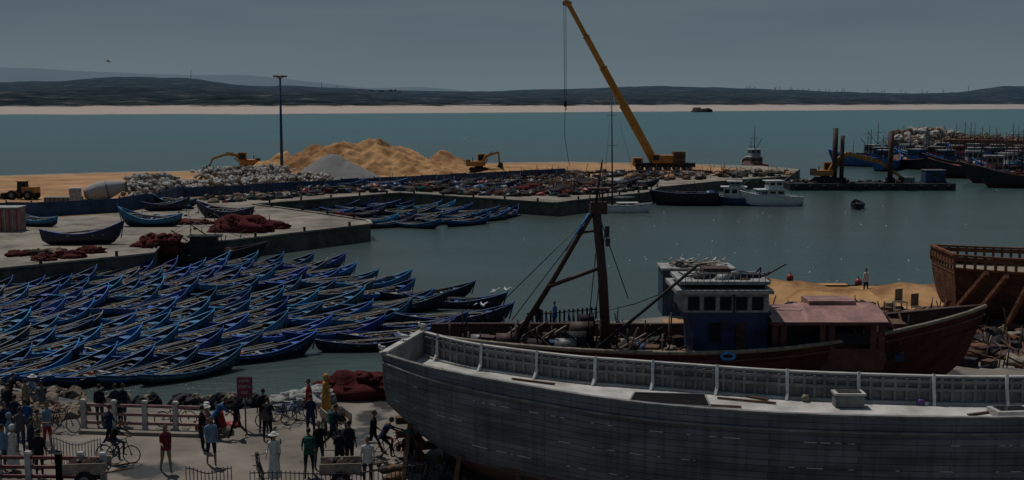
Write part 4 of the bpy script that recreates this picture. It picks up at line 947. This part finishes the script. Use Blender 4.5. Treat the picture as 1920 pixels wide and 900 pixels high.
# ---------------------------------------------------------------- people
skinm=mat('skin_tan',(0.19,0.105,0.065),.6,.1,3)
hairm=mat('hair_black',(0.012,0.010,0.009),.7,.2,6)
shoem=mat('shoe_dark',(0.03,0.025,0.02),.6,.2,4)
def cloth(n,c): return mat('cloth_'+n,c,.9,.3,6,bump=.3)
C=dict(black=cloth('black',(.010,.010,.013)),navy=cloth('navy',(.012,.020,.045)),maroon=cloth('maroon',(.11,.018,.025)),red=cloth('red',(.28,.025,.025)),white=cloth('white',(.46,.45,.43)),grey=cloth('grey',(.07,.07,.078)),green=cloth('green',(.015,.07,.055)),blue=cloth('blue',(.02,.07,.18)),tan=cloth('tan',(.19,.15,.10)),ltblue=cloth('ltblue',(.13,.19,.27)),yellow=cloth('yellow',(.38,.20,.04)),orange=cloth('orange',(.5,.16,.04)),denim=cloth('denim',(.035,.05,.09)),pink=cloth('pink',(.28,.11,.13)))
def person_mesh(name,lean=0,thL=0,thR=0,knL=0,knR=0,shL=0,shR=0,elL=15,elR=15,headt=0,sit=0,robe=False,hat=False,hood=False,longhair=False,shorts=False,pack=False,splay=0.06,armout=.06):
    rad=math.radians
    D=lambda a:Vector((math.sin(rad(a)),0,-math.cos(rad(a))))
    pel=Vector((0,0,0)); ln=rad(lean)
    up=Vector((math.sin(ln),0,math.cos(ln)))
    V=[];E=[];RR=[];lab=[]
    def add(p,r,par=None,lb='top'):
        V.append(p);RR.append(r if hasattr(r,'__len__') else (r,r)); i=len(V)-1
        if par is not None: E.append((par,i)); lab.append((par,i,lb))
        return i
    ip=add(pel,(.125,.155),None); w1=add(pel+up*.16,(.105,.135),ip); ch=add(pel+up*.34,(.12,.17),w1); c2=add(pel+up*.46,(.10,.15),ch); nk=add(pel+up*.535,.055,c2,'skin'); hd=add(pel+up*.60,.055,nk,'skin')
    foots=[]; hands=[]
    for sg,th,kn in((1,thL,knL),(-1,thR,knR)):
        h=pel+Vector((0,sg*.095,-.06)); ih=add(h,.095,ip,'bot'); d=D(th); k=h+d*.42+Vector((0,sg*splay*.5,0))
        md=add(h.lerp(k,.5),.082,ih,'bot'); ik=add(k,.058,md,'bot'); d2=D(th-kn); a=k+d2*.41+Vector((0,sg*splay*.2,0)); cf=add(k.lerp(a,.35),.056,ik,'skin' if shorts else 'bot'); ia=add(a,.037,cf,'skin' if shorts else 'bot')
        ft=D(th-kn+80) if th-kn+80<110 else D(90); t=a+Vector((ft.x,sg*.03,ft.z))*.15+Vector((0,0,-.035)); hl=add(a+Vector((0,0,-.045)),.035,ia,'shoe'); add(t,(.03,.036),hl,'shoe'); foots.append(min(a.z-.085,t.z-.03))
    for sg,sh,el in((1,shL,elL),(-1,shR,elR)):
        s0=pel+up*.45+Vector((0,sg*.17,0)); isx=add(s0,.058,c2,'top'); d=D(sh); e=s0+d*.28+Vector((0,sg*armout,0)); im=add(s0.lerp(e,.5),.046,isx,'top'); ie=add(e,.038,im,'top'); d2=D(sh+el); wv=e+d2*.25; fm_=add(e.lerp(wv,.4),.036,ie,'top'); iw=add(wv,.024,fm_,'skin'); hp=wv+d2*.075; add(hp,(.02,.036),iw,'skin'); hands.append((wv,d2,sg))
    me=bpy.data.meshes.new('tmp'); me.from_pydata([tuple(v) for v in V],E,[]); ob=bpy.data.objects.new('tmp',me); bpy.context.collection.objects.link(ob)
    ob.modifiers.new('s','SKIN')
    for i,r in enumerate(RR): me.skin_vertices[0].data[i].radius=r; me.skin_vertices[0].data[i].use_root=(i==0)
    ss=ob.modifiers.new('u','SUBSURF'); ss.levels=1; ss.render_levels=1
    dg=bpy.context.evaluated_depsgraph_get(); ev=ob.evaluated_get(dg); m2=ev.to_mesh()
    mb=MB(); mats=['skin','top','bot','hair','shoe','acc']; slot=[skinm,C['black'],C['denim'],hairm,shoem,C['green']]
    mb.mats=list(slot)
    for v in m2.vertices: mb.v.append(v.co.copy())
    for p in m2.polygons:
        c=p.center; best=1e9;bl='top'
        for (i,j,lb) in lab:
            a=V[i];d=V[j]-a; t=max(0,min(1,(c-a).dot(d)/d.length_squared)); q=(c-(a+d*t)).length-max(RR[i])*.5
            if q<best: best=q;bl=lb
        mb.face(list(p.vertices),slot[mats.index(bl)],True)
    ev.to_mesh_clear(); bpy.data.objects.remove(ob); bpy.data.meshes.remove(me)
    hc=pel+up*.70+Vector((.015,0,0)); ht=rad(headt); Mh=Matrix.Rotation(ht,3,'Z')@Matrix.Rotation(ln*.4,3,'Y')
    def hp_(x,y,z): return hc+Mh@Vector((x,y,z))
    rings=[]
    for i in range(11):
        ph=-math.pi/2+math.pi*i/10; row=[]
        for k in range(14):
            a=2*math.pi*k/14; x=math.cos(a)*math.cos(ph); y=math.sin(a)*math.cos(ph); z=math.sin(ph)
            sx=.098 if z>-.2 else .098*(1-.22*(-z-.2)); sy=.076 if z>-.2 else .076*(1-.35*(-z-.2))
            if x>0.2 and z<-.5: x*=1.12
            row.append(hp_(x*sx,y*sy,z*.118))
        rings.append(row)
    def hm(i,k):
        a=2*math.pi*(k+.5)/14; z=math.sin(-math.pi/2+math.pi*(i+.5)/10); x=math.cos(a)
        if longhair and x<.35: return hairm
        return hairm if (z>.55 or (x<.1 and z>-.25)) else skinm
    mb.loft(rings,hm,closed=True)
    mb.blob(hp_(.102,0,-.02),(.02,.013,.022),skinm,1,0,6,5)
    for sg in(-1,1):
        mb.blob(hp_(.088,sg*.03,.012),(.01,.012,.008),hairm,1,0,6,4); mb.blob(hp_(0,sg*.079,-.005),(.018,.01,.03),skinm,1,0,6,5)
    mb.box(hp_(.092,0,-.058),(.012,.045,.008),C['maroon'])
    if longhair: mb.blob(hp_(-.06,0,-.10),(.05,.075,.15),hairm,2,.1,10,7)
    if hat:
        rg=[]
        for r_,z in((.20,.035),(.19,.05),(.105,.06),(.10,.12),(.06,.15),(.005,.152)): rg.append([hp_(math.cos(t*.5236)*r_,math.sin(t*.5236)*r_,z) for t in range(12)])
        mb.loft(rg,C['green'],closed=True)
    if hood: mb.blob(hp_(-.02,0,.02),(.115,.10,.135),C['green'],3,.06,12,8)
    for wv,d,sg in hands:
        d=d.normalized(); side=Vector((0,1,0)); nrm=d.cross(side).normalized()
        base=wv+d*.085
        for q in range(4):
            off=nrm*((q-1.5)*.018); Lf=(.062,.072,.068,.052)[q]; p0=base+off-d*.02; p1=base+off+d*Lf*.5; p2=p1+(d*.8-side*sg*.6).normalized()*Lf*.5
            mb.tube([p0,p1,p2],[.010,.009,.007],skinm,5)
        p0=wv+d*.04+nrm*-.03; p1=p0+(d*.6-nrm*.8).normalized()*.035; mb.tube([p0,p1,p1+d*.03],[.012,.010,.008],skinm,5)
    low=min(foots)
    if robe:
        rg=[]
        for z,rx,ry in((.42,.13,.17),(.2,.135,.165),(0,.16,.18),(-.3,.19,.2),(-.6,.22,.22),(-.82,.25,.24)):
            rg.append([Vector((up.x*max(0,z)+math.cos(t*.3927)*rx*(1+.05*math.sin(t*3)),math.sin(t*.3927)*ry,z)) for t in range(16)])
        mb.loft(rg,C['black'],closed=True)
    else:
        rg=[]
        for z,rx,ry in((.34,.128,.168),(.12,.13,.165),(-.06,.15,.185),(-.12,.152,.188)):
            rg.append([Vector((up.x*z+math.cos(t*.3927)*rx*(1+.04*math.sin(t*3+z*9)),math.sin(t*.3927)*ry,up.z*z)) for t in range(16)])
        mb.loft(rg,C['black'],closed=True)
    if pack:
        q=pel+up*.32-Vector((.17,0,0)); mb.box(q,(.16,.26,.36),C['green'],taper=.85)
        for sg in(-1,1): mb.tube([q+Vector((0,sg*.09,.17)),q+Vector((.18,sg*.1,.2)),q+Vector((.26,sg*.1,0)),q+Vector((.1,sg*.12,-.14))],.018,C['green'],5)
    for i in range(len(mb.v)): mb.v[i]=mb.v[i]-Vector((0,0,low if not sit else 0))
    return mb.mesh(name)
g=lambda **k: person_mesh('person',**k)
PV=dict(
 stand=g(thL=3,thR=-3,elL=12,elR=20), stand2=g(thL=0,thR=4,knR=6,shL=20,elL=70,shR=-5,elR=15,headt=35),
 walk=g(thL=26,thR=-18,knL=8,knR=22,shL=-25,shR=25,elL=25,elR=30,lean=4), walk2=g(thL=-20,thR=24,knL=30,knR=5,shL=22,shR=-22,elL=20,elR=40,lean=6,pack=True),
 woman=g(thL=16,thR=-14,knR=15,shL=-15,shR=20,elR=60,longhair=True,splay=.03,armout=.03), shorts=g(thL=14,thR=-12,knR=18,shL=-12,shR=14,elR=40,longhair=True,shorts=True,splay=.03),
 robe=g(robe=True,hat=True,shL=10,shR=14,elL=40,elR=40,splay=.02), robe2=g(robe=True,hood=True,shL=8,shR=-4,elL=25,splay=.02),
 lean=g(lean=35,thL=5,thR=12,knR=14,shL=30,shR=40,elL=20,elR=30), hatman=g(hat=True,shL=-6,shR=6,elL=30,elR=70,pack=True),
 sit=g(sit=1,thL=85,thR=78,knL=85,knR=80,lean=12,shL=30,shR=35,elL=40,elR=40,hat=True), sit2=g(sit=1,thL=80,thR=84,knL=95,knR=70,lean=18,shL=35,shR=25,elL=50,elR=60),
 cyc=g(sit=1,thL=72,thR=45,knL=75,knR=40,lean=30,shL=60,shR=60,elL=12,elR=12,armout=.02))
def person(u,v,pose,ang,top='black',bot='denim',acc='green',hair=None,pos=None,kind='person'):
    me=PV[pose]; p=pos if pos is not None else P(u,v,ZY)
    o=inst(kind,me,p,math.radians(ang),R.uniform(1.0,1.07))
    for i,mm in enumerate((skinm,C[top],C[bot],hair or hairm,shoem,C[acc])):
        o.material_slots[i].link='OBJECT'; o.material_slots[i].material=mm
    return o
PE=[(188,800,'stand',80,'black','green'),(218,800,'stand2',100,'navy','black'),(232,797,'stand',60,'navy','denim'),(312,887,'woman',-60,'maroon','tan'),(380,845,'stand2',20,'black','black'),(397,873,'shorts',-70,'ltblue','navy'),(445,822,'walk',190,'black','black'),(502,828,'lean',100,'black','black'),(495,812,'stand',120,'black','grey'),(583,822,'stand2',80,'navy','navy'),(580,790,'stand',200,'red','denim'),(612,782,'robe2',220,'yellow','yellow'),(627,842,'walk2',30,'navy','black'),(515,903,'robe',-90,'white','white'),(580,893,'walk2',100,'green','black'),(599,880,'stand',-60,'black','denim'),(637,893,'stand2',80,'black','black'),(656,880,'stand',60,'black','black'),(700,852,'walk',0,'black','black'),(766,895,'hatman',-90,'black','grey'),(690,912,'stand',-90,'white','denim'),(205,842,'walk',40,'navy','black'),(90,840,'stand',-20,'ltblue','red'),(75,895,'stand',80,'black','black'),(60,870,'stand2',40,'navy','black'),(40,850,'stand',90,'grey','denim'),(20,860,'robe2',20,'ltblue','ltblue'),(10,838,'stand2',-40,'navy','black'),(26,885,'robe2',60,'white','white'),(6,885,'stand',70,'ltblue','denim'),(50,832,'stand',120,'blue','black'),(72,852,'stand2',10,'tan','black'),(30,822,'stand',80,'navy','denim'),(18,800,'stand2',60,'black','grey'),(405,822,'lean',10,'blue','black'),(870,905,'stand',80,'black','black'),(840,900,'walk',30,'navy','black'),(50,790,'stand2',60,'tan','black'),(1010,628,'stand',60,'black','navy'),(1040,622,'stand2',200,'blue','black'),(1623,552,'stand',120,'white','black')]
for e in PE:
    person(e[0],e[1],e[2],e[3],e[4],e[5],acc={'robe':'white','robe2':e[4]}.get(e[2],'green'))
for (u,v,ang,t,b_) in((18,752,60,'black','denim'),(55,758,20,'ltblue','denim'),(395,818,200,'pink','denim'),(418,815,160,'red','black'),(10,775,90,'navy','black'),(80,768,120,'grey','denim')):
    c=P(u,v,ZY); person(u,v,'sit' if u%2 else 'sit2',ang,t,b_,acc='white',pos=c+Vector((0,0,.50)))
    mb=MB(); mb.blob((0,0,.12),(.42,.38,.30),M_rockb,u,.2,9,6); mb.obj('seat_rock',c)
def bike_mesh(col):
    mb=MB()
    for x in(-.52,.52):
        mb.tube([(x+math.cos(t*math.pi/12)*.33,0,.34+math.sin(t*math.pi/12)*.33) for t in range(25)],.022,M_rubber,6,cap=False)
        mb.tube([(x,-.05,.34),(x,.05,.34)],.03,M_steel,6)
        for t in range(8): a=t*math.pi/4; mb.tube([(x,0,.34),(x+math.cos(a)*.32,0,.34+math.sin(a)*.32)],.004,M_steel,3)
    A=(-.12,0,.30);B_=(-.22,0,.80);Cc=(.34,0,.82);D_=(.52,0,.34);E_=(-.52,0,.34);G=(.31,0,.95)
    for a,b_ in((A,B_),(A,Cc),((-.2,0,.72),Cc),(A,E_),((-.2,0,.72),E_),(Cc,D_),(Cc,G)): mb.tube([a,b_],.018,col,6)
    mb.tube([(.22,-.27,.97),(.34,-.2,.98),(.33,0,.96),(.34,.2,.98),(.22,.27,.97)],.014,M_dark,5)
    mb.box((-.24,0,.86),(.26,.14,.06),M_dark,taper=.8); mb.tube([(-.12,-.09,.30),(-.12,.09,.30)],.07,M_steel,8)
    mb.beam((-.12,.1,.30),(-.02,.1,.16),.02,.03,M_steel); mb.beam((-.12,-.1,.30),(-.22,-.1,.44),.02,.03,M_steel); mb.box((-.02,.15,.15),(.09,.09,.02),M_dark); mb.box((-.22,-.15,.45),(.09,.09,.02),M_dark)
    mb.box((-.6,0,.72),(.35,.12,.02),M_steel)
    return mb.mesh('bicycle')
BK=[bike_mesh(M_dark),bike_mesh(M_red),bike_mesh(M_bluel)]
for (u,v,a,k,rider) in((222,868,-5,0,('black','denim')),(728,862,10,1,('navy','black')),(330,800,8,0,None),(118,810,-15,0,None),(92,800,60,1,None),(540,790,5,2,None),(518,800,20,0,None),(562,785,-20,0,None),(490,897,-70,0,None)):
    p=P(u,v,ZY); o=inst('bicycle',BK[k],p,math.radians(a),1.03)
    if rider:
        person(0,0,'cyc',a,rider[0],rider[1],pos=p+Vector((-.22*math.cos(math.radians(a)),-.22*math.sin(math.radians(a)),.98)))
    else: o.rotation_euler[0]=.12
def fence(name,pts,h=1.15,rails=3,postm=M_post,railm=M_rail,sp=2.2):
    mb=MB()
    for a,b_ in zip(pts,pts[1:]):
        n_=max(1,round((b_-a).length/sp))
        for i in range(n_+1):
            p=a.lerp(b_,i/n_); mb.box(p+Vector((0,0,h/2)),(.20,.20,h),postm); mb.box(p+Vector((0,0,h+.05)),(.26,.26,.08),postm,taper=.7)
        for r_ in range(rails):
            z=.25+r_*(h-.4)/(rails-1); mb.beam(a+Vector((0,0,z)),b_+Vector((0,0,z)),.09,.12,railm)
    mb.obj(name)
fence('quay_fence',[P(158,802,ZY),P(388,808,ZY)],1.15,3,sp=1.45,railm=M_redroof)
fence('quay_fence',[P(-60,905,ZY),P(112,906,ZY),P(195,908,ZY)],1.1,3,sp=1.1)
mb=MB(); mb.beam(P(150,812,ZY)+Vector((0,0,.07)),P(420,820,ZY)+Vector((0,0,.07)),.3,.15,M_conc); mb.obj('kerb_step')
def ironfence(name,a,b_,h,n_,arch=.25,m=M_iron):
    mb=MB(); prev=None
    for i in range(n_+1):
        t=i/n_; p=a.lerp(b_,t); hh=h+arch*math.cos(math.pi*2*t); mb.tube([p,p+Vector((0,0,hh))],.016,m,4)
        if prev: mb.tube([prev,p+Vector((0,0,hh-.08))],.02,m,4); mb.tube([pb,p+Vector((0,0,.15))],.02,m,4)
        prev=p+Vector((0,0,hh-.08)); pb=p+Vector((0,0,.15))
    mb.obj(name)
ironfence('iron_gate',P(97,868,ZY),P(190,872,ZY),.95,16,.12)
ironfence('iron_railing',P(350,925,ZY),P(435,925,ZY),.9,12,.1,M_dark)
ironfence('iron_railing',P(470,935,ZY),P(830,915,ZY),.9,44,.1,M_dark)
M_sign=mat('sign_maroon',(0.16,0.03,0.045),.6,.15,2); M_letter=mat('sign_lettering',(.5,.42,.42),.6,.05,2)
c=P(461,806,ZY); mb=MB(); mb.tube([(0,0,0),(0,0,2.3)],.035,M_iron,8); mb.box((0,-.06,1.85),(.60,.03,.86),M_sign); mb.box((0,-.03,1.85),(.66,.02,.92),M_iron)
sg=mb.obj('construction_warning_sign',c)
for i,t in enumerate(('CHANTIER','INTERDIT AU','PUBLIC')):
    cu=bpy.data.curves.new('lettering','FONT'); cu.body=t; cu.size=.125; cu.align_x='CENTER'; cu.extrude=.002; cu.materials.append(M_letter)
    o=bpy.data.objects.new('lettering',cu); bpy.context.collection.objects.link(o); o.parent=sg; o.location=(0,-.082,2.08-i*.25); o.rotation_euler=(math.pi/2,0,0); o.scale=(.72,1.2,1)
mound('fishing_net_pile',672,742,2.0,1.1,1.15,M_netred,ZY,8); mound('fishing_net_pile',640,738,1.0,.8,.8,M_netred,ZY,9)
mound('white_net_pile',565,758,1.25,.8,.65,M_netw,ZY,12); mound('white_net_pile',590,752,.9,.7,.7,M_netw,ZY,13); mound('white_net_pile',535,765,.8,.6,.45,M_netw,ZY,14)
rockpile('shore_rocks',[(P(-100,770,ZY),P(60,755,ZY),2.0,.25),(P(0,790,ZY),P(140,775,ZY),1.2,.2)],160,.42,[M_rockb],ZY)
rockpile('shore_rocks',[(P(-200,705,.2),P(150,755,.2),.8,.3),(P(150,755,.2),P(640,758,.2),.4,.1)],120,.4,[M_rockb,M_dark],.3)
mb=MB()
for y in(-.5,.5): wheel(mb,(0,y,.35),.35,.08)
mb.box((0,0,.6),(1.5,.9,.08),M_woodl); mb.box((0,.45,.8),(1.5,.05,.35),M_woodl); mb.box((0,-.45,.8),(1.5,.05,.35),M_woodl); mb.beam((.7,.4,.6),(1.7,.35,.75),.05,.05,M_wood); mb.beam((.7,-.4,.6),(1.7,-.35,.75),.05,.05,M_wood)
for i in range(8): mb.blob((R.uniform(-.5,.5),R.uniform(-.3,.3),.8),.22,R.choice([M_dark,M_net,M_black]),i,.3,8,5)
me=mb.mesh('handcart')
inst('handcart',me,P(640,912,ZY),.1); inst('handcart',me,P(630,812,ZY),2.0); inst('handcart',me,P(165,912,ZY),.1)
clutter('boatyard_debris',[(700,870),(800,880),(900,905),(720,905)],30,.45,[M_wood,M_dark,M_woodl],ZY,.7,seed=50)
clutter('fish_crates',[(370,800),(440,800),(440,822),(380,822)],14,.4,[M_red,M_whited,M_bluel,M_dark],ZY,.8,seed=51)
# ---------------------------------------------------------------- gulls
M_gull=mat('gull_white',(.55,.55,.55),.7,.08,10); M_gullg=mat('gull_wing_grey',(.28,.29,.31),.7,.1,10)
def gull(mb,c,ang,s=1,fly=False):
    c=Vector(c); A=Matrix.Rotation(ang,3,'Z'); T_=lambda x,y,z:c+A@Vector((x,y,z))*s
    mb.tube([T_(-.22,0,.12),T_(-.1,0,.13),T_(.05,0,.15),T_(.14,0,.2),T_(.18,0,.27),T_(.2,0,.30)],[.02*s,.07*s,.085*s,.06*s,.045*s,.035*s],M_gull,7)
    mb.tube([T_(.2,0,.28),T_(.28,0,.27)],[.02*s,.005*s],M_yellow,4)
    if fly:
        for sg in(-1,1):
            b=len(mb.v); mb.v+=[T_(.1,sg*.05,.18),T_(-.08,sg*.05,.18),T_(-.02,sg*.35,.3),T_(.12,sg*.35,.3),T_(-.12,sg*.7,.2)]; mb.face([b,b+1,b+2,b+3],M_gullg); mb.face([b+3,b+2,b+4],M_gullg)
    else:
        for sg in(-1,1): mb.tube([T_(.06,sg*.06,.17),T_(-.1,sg*.06,.16),T_(-.26,sg*.02,.13)],[.05*s,.045*s,.01*s],M_gullg,5)
        for sg in(-1,1): mb.tube([T_(0,sg*.03,.1),T_(0,sg*.03,0)],.008*s,M_yellow,4)
mb=MB(); rr=random.Random(12)
for i in range(95):
    u=rr.gauss(1420,190);v=rr.uniform(405,600) if rr.random()<.7 else rr.uniform(340,420)
    if v>530 and u>1170: continue
    if v<400 and u<1520: continue
    q=P(u,v,-.08); gull(mb,q,rr.uniform(0,6),rr.uniform(.4,.65))
mb.obj('seagull_flock_on_water')
def gl(loc,ang,s=1.1,fly=False):
    mb=MB(); gull(mb,(0,0,0),ang,s,fly); mb.obj('seagull',loc)
for f in(0,.5,1.0):
    p=nr[0].lerp(fr[0],f); p.z=ZR(0)+.1; gl(p,rr.uniform(0,6),1.1)
for u,v,Y in((203,118,120),(880,262,200),(905,577,76),(948,548,82),(925,552,84),(870,262,260)): gl(W(u,v,Y),rr.uniform(0,6),1.1,True)
for u in(1262,1285,1300,1328,1345,1362): gl(Vector((W(u,505,P(1256,592,ZY).y).x,P(1256,592,ZY).y+1.2,ZY+3.35)),rr.uniform(0,6),1.0)
print('boats',nb,'objs',len(bpy.data.objects))
